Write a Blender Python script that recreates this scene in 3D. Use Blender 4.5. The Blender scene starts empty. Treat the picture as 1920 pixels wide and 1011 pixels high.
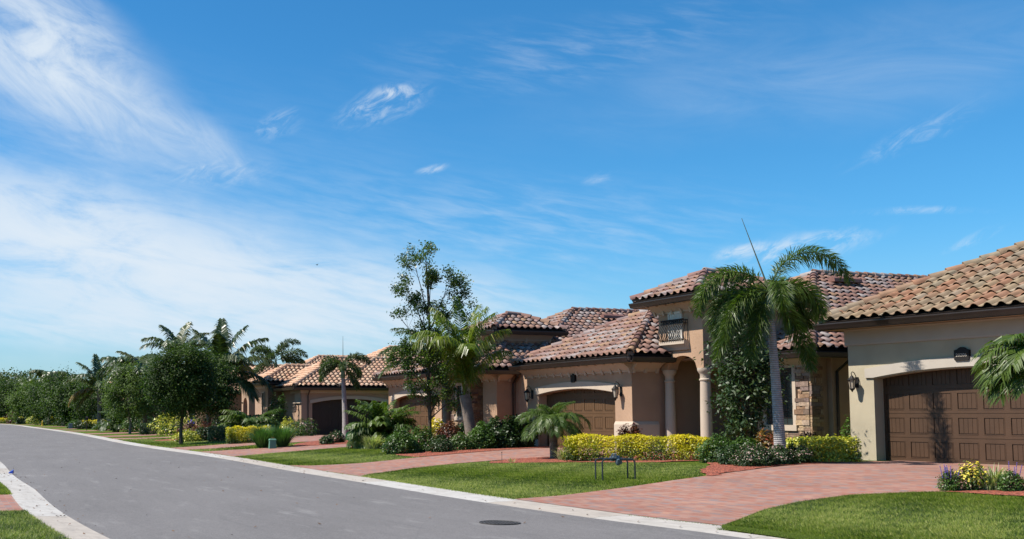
import bpy, bmesh, math, random
import numpy as np
from mathutils import Vector, Matrix
R = math.radians
scene = bpy.context.scene
COL = scene.collection
random.seed(7); RNG = np.random.default_rng(7)

# ------------------------------------------------------------------ materials
AK = .84
def mat(name, col=(.5, .5, .5), rough=.7, spec=.4, noise=0., nscale=8., bump=0., bscale=60., attr=None, transl=0., tcol=None, metal=0., coords='Object', emit=None):
    col = tuple(c_*AK for c_ in col); attr = [tuple(c_*AK for c_ in q) for q in attr] if attr else None
    m = bpy.data.materials.new(name); m.use_nodes = True
    nt = m.node_tree; N = nt.nodes; L = nt.links
    for n in list(N): N.remove(n)
    out = N.new('ShaderNodeOutputMaterial'); p = N.new('ShaderNodeBsdfPrincipled')
    p.inputs['Roughness'].default_value = rough
    p.inputs['Specular IOR Level'].default_value = spec
    p.inputs['Metallic'].default_value = metal
    tc = N.new('ShaderNodeTexCoord')
    if attr:
        a = N.new('ShaderNodeAttribute'); a.attribute_name = 'rnd'
        r = N.new('ShaderNodeValToRGB'); r.color_ramp.interpolation = 'LINEAR'
        els = r.color_ramp.elements
        while len(els) < len(attr): els.new(.5)
        for i, c in enumerate(attr):
            els[i].position = i/(len(attr)-1); els[i].color = (*c, 1)
        L.new(a.outputs['Fac'], r.inputs['Fac']); src = r.outputs['Color']
    else:
        rgb = N.new('ShaderNodeRGB'); rgb.outputs[0].default_value = (*col, 1); src = rgb.outputs[0]
    if noise > 0:
        n = N.new('ShaderNodeTexNoise'); n.inputs['Scale'].default_value = nscale; n.inputs['Detail'].default_value = 6
        L.new(tc.outputs[coords], n.inputs['Vector'])
        mr = N.new('ShaderNodeMapRange'); mr.inputs[1].default_value = .3; mr.inputs[2].default_value = .7
        mr.inputs[3].default_value = 1-noise; mr.inputs[4].default_value = 1+noise
        L.new(n.outputs['Fac'], mr.inputs[0])
        vm = N.new('ShaderNodeVectorMath'); vm.operation = 'SCALE'
        L.new(src, vm.inputs[0]); L.new(mr.outputs[0], vm.inputs['Scale']); src = vm.outputs[0]
    L.new(src, p.inputs['Base Color'])
    if bump > 0:
        b = N.new('ShaderNodeTexNoise'); b.inputs['Scale'].default_value = bscale; b.inputs['Detail'].default_value = 5
        L.new(tc.outputs[coords], b.inputs['Vector'])
        bn = N.new('ShaderNodeBump'); bn.inputs['Strength'].default_value = bump; bn.inputs['Distance'].default_value = .02
        L.new(b.outputs['Fac'], bn.inputs['Height']); L.new(bn.outputs[0], p.inputs['Normal'])
    if transl > 0:
        t = N.new('ShaderNodeBsdfTranslucent'); mx = N.new('ShaderNodeMixShader'); mx.inputs[0].default_value = transl
        vm = N.new('ShaderNodeVectorMath'); vm.operation = 'MULTIPLY'; vm.inputs[1].default_value = tcol or (1.6, 1.9, .7)
        L.new(src, vm.inputs[0]); L.new(vm.outputs[0], t.inputs[0])
        L.new(p.outputs[0], mx.inputs[1]); L.new(t.outputs[0], mx.inputs[2]); L.new(mx.outputs[0], out.inputs[0])
    else:
        L.new(p.outputs[0], out.inputs[0])
    m['p'] = 1
    return m

M = {}
M['stucco_tan'] = mat('stucco_tan', (.40, .262, .172), .9, .2, .11, 1.1, .5, 90)
M['stucco_olive'] = mat('stucco_olive', (.44, .385, .275), .9, .2, .11, 1.1, .6, 90)
M['stucco_pink'] = mat('stucco_pink', (.37, .25, .175), .9, .2, .07, 1.3, .4, 90)
M['trim'] = mat('cream_trim', (.47, .385, .30), .85, .25, .05, 2., .25, 60)
M['trim_white'] = mat('white_trim', (.43, .385, .325), .8, .25, .05, 2., .2, 60)
M['soffit'] = mat('soffit_cream', (.43, .315, .205), .85, .2, .05, 3.)
M['bronze'] = mat('dark_bronze_metal', (.028, .02, .017), .38, .5, .15, 3.)
M['roofbed'] = mat('dark_underlay', (.03, .022, .018), .95, .1)
M['door_brown'] = mat('brown_door', (0.071, 0.038, 0.020), .5, .35, .10, 3., .15, 30)
M['door_tan'] = mat('tan_door', (.098, .052, .022), .55, .35, .08, 3., .15, 30)
M['door_dark'] = mat('dark_door', (.035, .022, .016), .5, .35, .1, 3.)
M['iron'] = mat('black_iron', (.014, .012, .011), .6, .25)
M['glass_dark'] = mat('window_glass', (.025, .035, .035), .08, .8)
M['glass_lamp'] = mat('seeded_lamp_glass', (.42, .36, .28), .2, .6)
M['shutter'] = mat('white_shutter', (.62, .58, .52), .6, .3)
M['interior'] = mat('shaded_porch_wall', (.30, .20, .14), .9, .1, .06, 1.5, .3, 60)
M['dark_in'] = mat('dark_door_wood', (.06, .035, .02), .6, .3, .15, 4.)
M['tile_mix'] = mat('clay_tile_blend', rough=.7, spec=.3, noise=.24, nscale=3.2, bump=.15, bscale=50,
    attr=[(0.184, 0.088, 0.070), (0.286, 0.163, 0.115), (0.170, 0.088, 0.073), (0.313, 0.279, 0.262), (0.211, 0.109, 0.087), (0.299, 0.184, 0.105), (0.184, 0.095, 0.081), (0.292, 0.255, 0.245), (0.224, 0.122, 0.098), (0.286, 0.163, 0.119)])
M['tile_tan'] = mat('clay_tile_tan', rough=.75, spec=.3, noise=.26, nscale=3, bump=.2, bscale=40,
    attr=[(0.241, 0.177, 0.112), (0.258, 0.118, 0.066), (0.230, 0.188, 0.128), (0.252, 0.182, 0.112), (0.274, 0.139, 0.081), (0.246, 0.177, 0.107), (0.208, 0.156, 0.102), (0.252, 0.129, 0.077), (0.241, 0.193, 0.138), (0.246, 0.166, 0.097)])
M['tile_orange'] = mat('clay_tile_orange', rough=.75, spec=.3, noise=.12, nscale=6,
    attr=[(0.483, 0.278, 0.176), (0.521, 0.341, 0.215), (0.464, 0.247, 0.158), (0.557, 0.413, 0.284), (0.492, 0.278, 0.182), (0.511, 0.330, 0.227)])
M['stone'] = mat('ledge_stone', rough=.85, spec=.25, noise=.3, nscale=14, bump=.8, bscale=25,
    attr=[(.20, .12, .075), (.34, .22, .13), (.15, .10, .09), (.42, .29, .17), (.12, .085, .07), (.30, .17, .09), (.36, .27, .20), (.17, .12, .11), (.46, .33, .20), (.22, .14, .08)])
M['bark'] = mat('grey_bark', (.20, .165, .13), .9, .2, .3, 12, .8, 30)
M['bark_dark'] = mat('dark_bark', (.09, .07, .05), .9, .2, .3, 12, .8, 30)
M['palm_trunk'] = None
def ramp_leaf(name, cols, rough=.5, transl=.25, spec=.4): return mat(name, rough=rough, spec=spec, attr=cols, transl=transl)
M['oak'] = ramp_leaf('oak_leaf', [(.020, .040, .009), (.032, .062, .012), (.050, .088, .016), (.026, .050, .010), (.068, .11, .022)], .6, .28, .2)
M['oak_light'] = ramp_leaf('light_oak_leaf', [(.05, .085, .02), (.08, .13, .03), (.11, .16, .04), (.06, .10, .022)], .6, .3, .2)
M['magnolia'] = ramp_leaf('glossy_leaf', [(.018, .042, .010), (.034, .066, .014), (.022, .05, .010), (.055, .085, .022)], .46, .15, .4)
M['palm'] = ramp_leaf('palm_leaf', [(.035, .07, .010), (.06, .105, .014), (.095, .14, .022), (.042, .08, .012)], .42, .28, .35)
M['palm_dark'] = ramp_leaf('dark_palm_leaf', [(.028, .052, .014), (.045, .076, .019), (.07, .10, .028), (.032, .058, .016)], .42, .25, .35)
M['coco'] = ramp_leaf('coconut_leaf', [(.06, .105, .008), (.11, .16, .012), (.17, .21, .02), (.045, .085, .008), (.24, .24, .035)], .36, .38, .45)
M['frond_dry'] = ramp_leaf('dry_frond', [(.22, .15, .08), (.3, .22, .12), (.18, .12, .06)], .6, .2)
M['shrub'] = ramp_leaf('shrub_leaf', [(.022, .055, .008), (.045, .095, .013), (.08, .15, .022), (.03, .07, .010)], .42, .25, .35)
M['shrub_dark'] = ramp_leaf('dark_shrub_leaf', [(.012, .030, .008), (.022, .05, .010), (.04, .078, .015), (.015, .036, .008)], .45, .18, .35)
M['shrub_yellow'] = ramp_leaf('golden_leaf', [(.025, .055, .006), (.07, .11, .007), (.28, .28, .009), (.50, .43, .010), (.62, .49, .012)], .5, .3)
M['shrub_var'] = ramp_leaf('variegated_leaf', [(.05, .11, .015), (.42, .42, .04), (.66, .58, .08), (.12, .20, .02), (.55, .50, .06), (.30, .32, .03)], .4, .2)
M['shrub_red'] = ramp_leaf('maroon_leaf', [(.05, .012, .012), (.11, .02, .02), (.07, .03, .015), (.16, .05, .02)], .4, .2)
M['shrub_croton'] = ramp_leaf('croton_leaf', [(.16, .07, .015), (.05, .08, .015), (.30, .14, .02), (.04, .06, .012), (.22, .05, .02)], .4, .2)
M['grassy'] = ramp_leaf('strappy_leaf', [(.04, .10, .03), (.07, .15, .04), (.05, .12, .035)], .45, .3)
M['var_grass'] = ramp_leaf('striped_strappy_leaf', [(.34, .36, .18), (.50, .48, .30), (.16, .24, .07), (.44, .42, .24), (.24, .26, .1)], .45, .3)
M['flower_pink'] = mat('pale_pink_flower', (.62, .42, .38), .6, attr=[(.44, .24, .22), (.52, .38, .33), (.48, .33, .27)], transl=.15, tcol=(1, 1, 1))
M['flower_purple'] = mat('purple_flower', (.12, .07, .38), .6, attr=[(.07, .04, .26), (.16, .10, .46)], transl=.1, tcol=(1, 1, 1))
M['flower_yellow'] = mat('yellow_flower', (.75, .6, .03), .6, attr=[(.75, .60, .03), (.78, .66, .12), (.7, .52, .03)], transl=.2, tcol=(1, 1, .6))
M['lawn_blade'] = ramp_leaf('grass_blade', [(.018, .042, .005), (.06, .105, .010), (.13, .195, .018), (.22, .28, .035), (.42, .40, .13), (.09, .15, .014), (.32, .33, .07)], .55, .35, .3)
M['black_pipe'] = mat('dark_painted_pipe', (.02, .025, .03), .35, .5, .2, 10)
M['valve'] = mat('blue_grey_valve', (.10, .14, .17), .4, .5, .5, 30)
M['green_box'] = mat('green_plastic', (.10, .22, .16), .5, .4, .1, 8)
M['green_bright'] = mat('bright_green_plastic', (.02, .34, .10), .4, .4)
M['hydrant'] = mat('yellow_paint', (.62, .36, .02), .5, .4, .1, 12)
M['blue'] = mat('blue_plastic', (.015, .04, .30), .4, .5)
M['white'] = mat('white_paint', (.7, .7, .68), .5, .4)
M['cast_iron'] = mat('cast_iron', (.05, .045, .04), .6, .4, .3, 20, .5, 60)

# ------------------------------------------------------------------ mesh building
def link(o, parent=None, kind=None):
    COL.objects.link(o)
    if parent is not None: o.parent = parent
    if kind: o['kind'] = kind
    return o
def mesh_np(name, V, F, mats, parent=None, smooth=False, rnd=None, kind=None, mi=None, uv=None):
    """V (n,3); F list of index arrays each (m,k)"""
    V = np.asarray(V, float).reshape(-1, 3)
    if isinstance(F, np.ndarray): F = [F]
    F = [np.asarray(f, np.int64) for f in F if len(f)]
    me = bpy.data.meshes.new(name)
    me.vertices.add(len(V)); me.vertices.foreach_set('co', V.astype(np.float32).ravel())
    nl = sum(f.size for f in F); npoly = sum(len(f) for f in F)
    me.loops.add(nl); me.polygons.add(npoly)
    me.loops.foreach_set('vertex_index', np.concatenate([f.ravel() for f in F]).astype(np.int32))
    tot = np.concatenate([np.full(len(f), f.shape[1]) for f in F]); st = np.concatenate([[0], np.cumsum(tot)[:-1]])
    me.polygons.foreach_set('loop_start', st.astype(np.int32))
    if mi is not None: me.polygons.foreach_set('material_index', np.asarray(mi, np.int32))
    me.update(calc_edges=True)
    if smooth: me.polygons.foreach_set('use_smooth', np.ones(npoly, bool))
    if rnd is not None:
        a = me.attributes.new('rnd', 'FLOAT', 'FACE'); a.data.foreach_set('value', np.asarray(rnd, np.float32))
    if uv is not None:
        u = me.uv_layers.new(name='UVMap'); li = np.concatenate([f.ravel() for f in F])
        u.data.foreach_set('uv', np.asarray(uv, np.float32)[li].ravel())
    for m in (mats if isinstance(mats, (list, tuple)) else [mats]): me.materials.append(m)
    o = bpy.data.objects.new(name, me)
    return link(o, parent, kind)

class MB:
    def __init__(s): s.v = []; s.f = []; s.r = []; s.m = []
    def add(s, V, F, r=0., m=0):
        b = len(s.v); s.v.extend([tuple(p) for p in V])
        for f in F: s.f.append([i+b for i in f]); s.r.append(r); s.m.append(m)
        return s
    def box(s, x0, x1, y0, y1, z0, z1, r=0., m=0):
        V = [(x, y, z) for z in (z0, z1) for y in (y0, y1) for x in (x0, x1)]
        return s.add(V, [(0, 2, 3, 1), (4, 5, 7, 6), (0, 1, 5, 4), (2, 6, 7, 3), (0, 4, 6, 2), (1, 3, 7, 5)], r, m)
    def ext(s, poly, ax, c0, c1, r=0., m=0):
        """poly 2D in remaining axes; ax 'x': (y,z); 'y': (x,z); 'z': (x,y)"""
        def P(p, c): return (c, p[0], p[1]) if ax == 'x' else (p[0], c, p[1]) if ax == 'y' else (p[0], p[1], c)
        n = len(poly); V = [P(p, c0) for p in poly]+[P(p, c1) for p in poly]
        F = [list(range(n)), list(range(2*n-1, n-1, -1))]+[(i, (i+1) % n, n+(i+1) % n, n+i) for i in range(n)]
        return s.add(V, F, r, m)
    def hexa(s, bot, top, r=0., m=0):
        n = len(bot)
        return s.add(list(bot)+list(top), [list(range(n))[::-1], list(range(n, 2*n))]+[(i, (i+1) % n, n+(i+1) % n, n+i) for i in range(n)], r, m)
    def tube(s, pts, rad, n=6, r=0., m=0, cap=True):
        pts = [Vector(p) for p in pts]; rad = rad if hasattr(rad, '__len__') else [rad]*len(pts)
        V = []; a = None
        for i, p in enumerate(pts):
            t = (pts[min(i+1, len(pts)-1)]-pts[max(i-1, 0)]).normalized()
            if a is None: a = t.orthogonal().normalized()
            else: a = (a-t*a.dot(t)).normalized()
            b = t.cross(a)
            for k in range(n):
                w = 2*math.pi*k/n; V.append(p+(a*math.cos(w)+b*math.sin(w))*rad[i])
        F = [(i*n+k, i*n+(k+1) % n, (i+1)*n+(k+1) % n, (i+1)*n+k) for i in range(len(pts)-1) for k in range(n)]
        if cap: F += [list(range(n))[::-1], [(len(pts)-1)*n+k for k in range(n)]]
        return s.add(V, F, r, m)
    def lathe(s, prof, c=(0, 0, 0), n=16, r=0., m=0):
        V = []; 
        for (rr, z) in prof:
            for k in range(n):
                w = 2*math.pi*k/n; V.append((c[0]+rr*math.cos(w), c[1]+rr*math.sin(w), c[2]+z))
        F = [(i*n+k, i*n+(k+1) % n, (i+1)*n+(k+1) % n, (i+1)*n+k) for i in range(len(prof)-1) for k in range(n)]
        F += [list(range(n))[::-1], [(len(prof)-1)*n+k for k in range(n)]]
        return s.add(V, F, r, m)
    def build(s, name, mats, parent=None, smooth=False, kind=None, bevel=0.):
        me = bpy.data.meshes.new(name); me.from_pydata([tuple(v) for v in s.v], [], s.f); me.update()
        a = me.attributes.new('rnd', 'FLOAT', 'FACE'); a.data.foreach_set('value', np.array(s.r, np.float32))
        ms = mats if isinstance(mats, (list, tuple)) else [mats]
        for m in ms: me.materials.append(m)
        if len(ms) > 1: me.polygons.foreach_set('material_index', np.array(s.m, np.int32))
        bm = bmesh.new(); bm.from_mesh(me); bmesh.ops.recalc_face_normals(bm, faces=bm.faces); bm.to_mesh(me); bm.free()
        if smooth: me.polygons.foreach_set('use_smooth', np.ones(len(me.polygons), bool))
        o = bpy.data.objects.new(name, me); link(o, parent, kind)
        if smooth:
            md = o.modifiers.new('es', 'EDGE_SPLIT'); md.split_angle = R(40)
        if bevel:
            md = o.modifiers.new('bv', 'BEVEL'); md.width = bevel; md.segments = 2; md.limit_method = 'ANGLE'
        return o
def tag(o, label=None, cat=None, group=None, kind=None):
    if label: o['label'] = label
    if cat: o['category'] = cat
    if group: o['group'] = group
    if kind: o['kind'] = kind
    return o
def empty(name, loc, rz=0, label=None, cat=None, group=None):
    o = bpy.data.objects.new(name, None); o.empty_display_size = .3; o.location = loc; o.rotation_euler = (0, 0, rz)
    COL.objects.link(o); return tag(o, label, cat, group)

# ------------------------------------------------------------------ camera
FPX, CX, CY, HZ, CAMZ = 2000., 560., 640., 777., 1.6
TH = math.atan((HZ-CY)/FPX)
cam = bpy.data.cameras.new('camera'); camo = bpy.data.objects.new('camera', cam); COL.objects.link(camo)
camo.location = (0, 0, CAMZ); camo.rotation_euler = (math.pi/2+TH, 0, 0)
cam.sensor_width = 36; cam.lens = FPX/1920*36; cam.shift_x = (960-CX)/1920; cam.shift_y = (CY-505.5)/1920
cam.clip_start = .1; cam.clip_end = 5000; scene.camera = camo
def ray(x, y):
    u = (x-CX)/FPX; v = -(y-CY)/FPX
    return (u, math.cos(TH)-v*math.sin(TH), math.sin(TH)+v*math.cos(TH))
def atY(x, Y, z=None):            # point on the ground plan at depth Y seen at column x
    r = ray(x, HZ); return (r[0]/r[1]*Y, Y)

# ------------------------------------------------------------------ street curve and terrain
RP = [(14.0, -6), (10.6, 1.5), (7.8, 8), (5.74, 13.85), (4.55, 16.4), (3.0, 20.4), (1.3, 25.6), (-.3, 30.4), (-3.4, 40.5), (-9.0, 56.5), (-19.0, 89.4), (-32, 128), (-45, 165), (-61, 196), (-88, 222), (-130, 242), (-190, 252), (-300, 262)]
def cr(pts, n=14):
    o = []
    for i in range(len(pts)-1):
        p0, p1, p2, p3 = [np.array(pts[min(max(j, 0), len(pts)-1)], float) for j in (i-1, i, i+1, i+2)]
        for k in range(n):
            t = k/n; o.append(.5*((2*p1)+(-p0+p2)*t+(2*p0-5*p1+4*p2-p3)*t*t+(-p0+3*p1-3*p2+p3)*t**3))
    o.append(np.array(pts[-1], float)); return np.array(o)
CU = cr(RP); SS = np.concatenate([[0], np.cumsum(np.hypot(*(CU[1:]-CU[:-1]).T))])
SS -= SS[int(np.argmin(np.hypot(*(CU-np.array([5.74, 13.85])).T)))]
def ts(x, y):
    p = np.array([x, y]); A = CU[:-1]; B = CU[1:]; AB = B-A
    k = np.clip(((p-A)*AB).sum(1)/(AB**2).sum(1), 0, 1); Q = A+AB*k[:, None]; dd = np.hypot(*(p-Q).T); i = int(np.argmin(dd))
    sg = AB[i][0]*(p-A[i])[1]-AB[i][1]*(p-A[i])[0]
    return (dd[i] if sg < 0 else -dd[i], SS[i]+k[i]*(SS[i+1]-SS[i]))
def smst(x): x = np.clip(x, 0, 1); return x*x*(3-2*x)
def zt(t, s):
    t = np.asarray(t, float); s = np.asarray(s, float)
    Hh = .4-.2*smst((s-42)/20)
    right = np.where(t < .75, .01, .025+(Hh-.025)*smst((t-.75)/10))
    right = np.where(t > 26, right-(t-26)*.02, right)
    tl = -t-7.42
    left = np.where(tl < .55, .01, .025+.15*smst((tl-.55)/8))
    return np.where(t >= 0, right, np.where(tl > 0, left, 0.))
def G(x, y): return float(zt(*ts(x, y)))
def pos(t, s):
    t = np.asarray(t, float); s = np.asarray(s, float); t = np.where(t < -6.5, t-.018*np.clip(s-12, 0, 40)*np.clip((-t-6.5)/.9, 0, 1), t)
    x = np.interp(s, SS, CU[:, 0]); y = np.interp(s, SS, CU[:, 1]); e = .8
    dx = np.interp(s+e, SS, CU[:, 0])-np.interp(s-e, SS, CU[:, 0]); dy = np.interp(s+e, SS, CU[:, 1])-np.interp(s-e, SS, CU[:, 1])
    l = np.hypot(dx, dy); return np.stack([x+dy/l*t, y-dx/l*t], -1)
def ribbon(name, tv, slo, shi, dz, m, ns=None, kind='structure', edge=None):
    """sheet between two edges s=slo(t), s=shi(t)"""
    tv = np.asarray(tv, float); slo = np.asarray(slo, float); shi = np.asarray(shi, float)
    tt = np.unique(np.concatenate([np.linspace(tv[0], tv[-1], max(2, int(abs(tv[-1]-tv[0])/.3))), tv]))
    o = np.argsort(tv); lo = np.interp(tt, tv[o], slo[o]); hi = np.interp(tt, tv[o], shi[o])
    if edge:
        k = np.random.default_rng(len(tt)); lo = lo+k.normal(0, edge, len(tt)); hi = hi+k.normal(0, edge, len(tt))
    ns = ns or max(2, int(np.max(hi-lo)/.6)+1)
    w = np.linspace(0, 1, ns+1); T = np.repeat(tt[:, None], ns+1, 1); S = lo[:, None]*(1-w)+hi[:, None]*w
    XY = pos(T, S); Z = zt(T, S)+dz; V = np.concatenate([XY, Z[..., None]], -1).reshape(-1, 3)
    i, j = np.meshgrid(np.arange(len(tt)-1), np.arange(ns), indexing='ij'); a = (i*(ns+1)+j).ravel()
    F = np.stack([a, a+ns+1, a+ns+2, a+1], 1)
    return mesh_np(name, V, F, m, kind=kind, smooth=True, uv=np.stack([T.ravel(), S.ravel()], 1))
def strip(name, tv, s0, s1, ds, dz, m, zf=None, kind='structure'):
    """long sheet along the street"""
    sv = np.arange(s0, s1+ds, ds); T, S = np.meshgrid(np.asarray(tv, float), sv, indexing='ij')
    XY = pos(T, S); Z = (zt(T, S) if zf is None else zf(T, S))+dz
    V = np.concatenate([XY, Z[..., None]], -1).reshape(-1, 3); n = len(sv)
    i, j = np.meshgrid(np.arange(len(tv)-1), np.arange(n-1), indexing='ij'); a = (i*n+j).ravel()
    F = np.stack([a, a+n, a+n+1, a+1], 1)
    return mesh_np(name, V, F, m, kind=kind, smooth=True, uv=np.stack([T.ravel(), S.ravel()], 1))
# ------------------------------------------------------------------ ground materials
def nodes(name):
    m = bpy.data.materials.new(name); m.use_nodes = True; nt = m.node_tree
    for n in list(nt.nodes): nt.nodes.remove(n)
    out = nt.nodes.new('ShaderNodeOutputMaterial'); p = nt.nodes.new('ShaderNodeBsdfPrincipled'); nt.links.new(p.outputs[0], out.inputs[0])
    def N(t, **k):
        n = nt.nodes.new(t)
        for a, b in k.items():
            if hasattr(n, a): setattr(n, a, b)
            else: n.inputs[a.replace('_', ' ')].default_value = b
        return n
    return m, nt, p, N
def noise(nt, N, vec, scale, detail=5, rough=.55, dist=0.):
    n = N('ShaderNodeTexNoise'); n.inputs['Scale'].default_value = scale; n.inputs['Detail'].default_value = detail
    n.inputs['Roughness'].default_value = rough; n.inputs['Distortion'].default_value = dist
    nt.links.new(vec, n.inputs['Vector']); return n.outputs['Fac']
def ramp(nt, N, fac, stops):
    r = N('ShaderNodeValToRGB'); e = r.color_ramp.elements
    while len(e) < len(stops): e.new(.5)
    for i, (p, c) in enumerate(stops): e[i].position = p; e[i].color = (*c, 1) if hasattr(c, '__len__') else (c, c, c, 1)
    nt.links.new(fac, r.inputs[0]); return r.outputs[0]
def mixc(nt, N, fac, a, b, mode='MIX'):
    m = N('ShaderNodeMix'); m.data_type = 'RGBA'; m.blend_type = mode
    if hasattr(fac, 'links'): nt.links.new(fac, m.inputs[0])
    else: m.inputs[0].default_value = fac
    for s, i in ((a, 6), (b, 7)):
        if hasattr(s, 'links'): nt.links.new(s, m.inputs[i])
        else: m.inputs[i].default_value = (*s, 1)
    return m.outputs[2]
def mapping(nt, N, vec, sc=(1, 1, 1), rot=(0, 0, 0), loc=(0, 0, 0)):
    m = N('ShaderNodeMapping'); m.inputs['Scale'].default_value = sc; m.inputs['Rotation'].default_value = rot; m.inputs['Location'].default_value = loc
    nt.links.new(vec, m.inputs[0]); return m.outputs[0]
def bumpn(nt, N, p, h, s, d=.02):
    b = N('ShaderNodeBump'); b.inputs['Strength'].default_value = s; b.inputs['Distance'].default_value = d
    nt.links.new(h, b.inputs['Height']); nt.links.new(b.outputs[0], p.inputs['Normal'])

def asphalt():
    m, nt, p, N = nodes('weathered_asphalt'); tc = N('ShaderNodeTexCoord'); uv = tc.outputs['UV']; ob = tc.outputs['Object']
    big = ramp(nt, N, noise(nt, N, mapping(nt, N, uv, (.5, .16, 1)), 1.2, 6, .6), [(.3, (0.112, 0.106, 0.104)), (.7, (0.137, 0.130, 0.128))])
    fine = ramp(nt, N, noise(nt, N, ob, 42, 4, .8), [(.3, (.55,)*3), (.7, (1.4,)*3)])
    med = ramp(nt, N, noise(nt, N, ob, 9, 5, .7), [(.35, (.9,)*3), (.65, (1.08,)*3)])
    c = mixc(nt, N, 1., mixc(nt, N, 1., big, fine, 'MULTIPLY'), med, 'MULTIPLY')
    # scuffs running along the street and pale worn patches
    sc = ramp(nt, N, noise(nt, N, mapping(nt, N, uv, (2.2, .22, 1)), 2.2, 7, .75, .4), [(.55, (0,)*3), (.68, (.6,)*3)])
    c = mixc(nt, N, sc, c, (0.090, 0.086, 0.086))
    pl = ramp(nt, N, noise(nt, N, mapping(nt, N, uv, (1.3, .3, 1), loc=(9, 4, 0)), 1.7, 6, .7), [(.56, (0,)*3), (.70, (.55,)*3)])
    c = mixc(nt, N, pl, c, (0.215, 0.209, 0.202))
    cr_ = N('ShaderNodeTexVoronoi'); cr_.feature = 'DISTANCE_TO_EDGE'; cr_.inputs['Scale'].default_value = .33
    nt.links.new(mixc(nt, N, .35, uv, noise(nt, N, uv, 1.4, 6, .7), 'ADD'), cr_.inputs['Vector'])
    ck = ramp(nt, N, cr_.outputs['Distance'], [(0, (.35,)*3), (.006, (0,)*3)])
    c = mixc(nt, N, ck, c, (.09, .088, .088))
    nt.links.new(c, p.inputs['Base Color']); p.inputs['Roughness'].default_value = .85; p.inputs['Specular IOR Level'].default_value = .3
    bumpn(nt, N, p, noise(nt, N, ob, 70, 4), .5, .01); return m
def concrete():
    m, nt, p, N = nodes('gutter_concrete'); tc = N('ShaderNodeTexCoord'); uv = tc.outputs['UV']; ob = tc.outputs['Object']
    br = N('ShaderNodeTexBrick'); br.inputs['Scale'].default_value = 1; br.inputs['Brick Width'].default_value = 3.05; br.inputs['Row Height'].default_value = 60; br.offset = 0
    br.inputs['Mortar Size'].default_value = .014; br.inputs['Color1'].default_value = (0.310, 0.275, 0.237, 1); br.inputs['Color2'].default_value = (0.361, 0.353, 0.335, 1); br.inputs['Mortar'].default_value = (.16, .15, .13, 1)
    nt.links.new(mapping(nt, N, uv, rot=(0, 0, R(90))), br.inputs['Vector'])
    n1 = ramp(nt, N, noise(nt, N, ob, 3, 6, .65), [(.3, (.86,)*3), (.7, (1.1,)*3)])
    c = mixc(nt, N, 1., br.outputs['Color'], n1, 'MULTIPLY')
    st = ramp(nt, N, noise(nt, N, mapping(nt, N, uv, (3, .7, 1)), 2, 7, .75, .5), [(.50, (0,)*3), (.66, (.7,)*3)])
    c = mixc(nt, N, st, c, (.22, .20, .18))
    nt.links.new(c, p.inputs['Base Color']); p.inputs['Roughness'].default_value = .85; p.inputs['Specular IOR Level'].default_value = .2
    bumpn(nt, N, p, noise(nt, N, ob, 40, 4), .3, .01); return m
def pavers(name='driveway_pavers', a=(0.232, 0.099, 0.069), b=(0.258, 0.150, 0.116), d=(0.172, 0.133, 0.129)):
    m, nt, p, N = nodes(name); tc = N('ShaderNodeTexCoord'); uv = tc.outputs['UV']; ob = tc.outputs['Object']
    br = N('ShaderNodeTexBrick'); br.inputs['Scale'].default_value = 1; br.inputs['Brick Width'].default_value = .22; br.inputs['Row Height'].default_value = .11
    br.inputs['Mortar Size'].default_value = .005; br.inputs['Bias'].default_value = -.1; br.inputs['Color1'].default_value = (0, 0, 0, 1); br.inputs['Color2'].default_value = (1, 1, 1, 1); br.inputs['Mortar'].default_value = (.5, .5, .5, 1)
    nt.links.new(mapping(nt, N, uv, rot=(0, 0, R(90))), br.inputs['Vector'])
    c = ramp(nt, N, br.outputs['Color'], [(0., a), (.3, b), (.55, a), (.75, d), (.9, (0.284, 0.150, 0.103)), (1, (0.215, 0.082, 0.056))])
    c = mixc(nt, N, br.outputs['Fac'], c, (.22, .15, .12))
    n1 = ramp(nt, N, noise(nt, N, ob, 1.1, 5, .6), [(.3, (.86,)*3), (.7, (1.16,)*3)])
    c = mixc(nt, N, 1., c, n1, 'MULTIPLY')
    nt.links.new(c, p.inputs['Base Color']); p.inputs['Roughness'].default_value = .8; p.inputs['Specular IOR Level'].default_value = .25
    bumpn(nt, N, p, br.outputs['Fac'], -.4, .006); return m
def lawnmat():
    m, nt, p, N = nodes('lawn_turf'); tc = N('ShaderNodeTexCoord'); ob = tc.outputs['Object']
    c = ramp(nt, N, noise(nt, N, ob, .9, 6, .6), [(.3, (0.065, 0.101, 0.010)), (.55, (0.069, 0.103, 0.011)), (.75, (0.106, 0.124, 0.021))])
    f = ramp(nt, N, noise(nt, N, ob, 28, 6, .8), [(.34, (.35,)*3), (.5, (1.,)*3), (.68, (1.9, 1.8, 1.5))])
    c = mixc(nt, N, 1., c, f, 'MULTIPLY')
    nt.links.new(c, p.inputs['Base Color']); p.inputs['Roughness'].default_value = .9; p.inputs['Specular IOR Level'].default_value = .1
    bumpn(nt, N, p, noise(nt, N, ob, 35, 6, .8), 1., .05); return m
def mulchmat():
    m, nt, p, N = nodes('red_mulch'); tc = N('ShaderNodeTexCoord'); ob = tc.outputs['Object']
    v = N('ShaderNodeTexVoronoi'); v.inputs['Scale'].default_value = 28; nt.links.new(mapping(nt, N, ob, (1, .4, 1), rot=(0, 0, .6)), v.inputs['Vector'])
    c = ramp(nt, N, v.outputs['Color'], [(0, (.07, .016, .008)), (.4, (.22, .045, .02)), (.7, (.32, .09, .045)), (1, (.12, .03, .018))])
    nt.links.new(c, p.inputs['Base Color']); p.inputs['Roughness'].default_value = .9
    bumpn(nt, N, p, v.outputs['Distance'], 1., .05); return m
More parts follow.
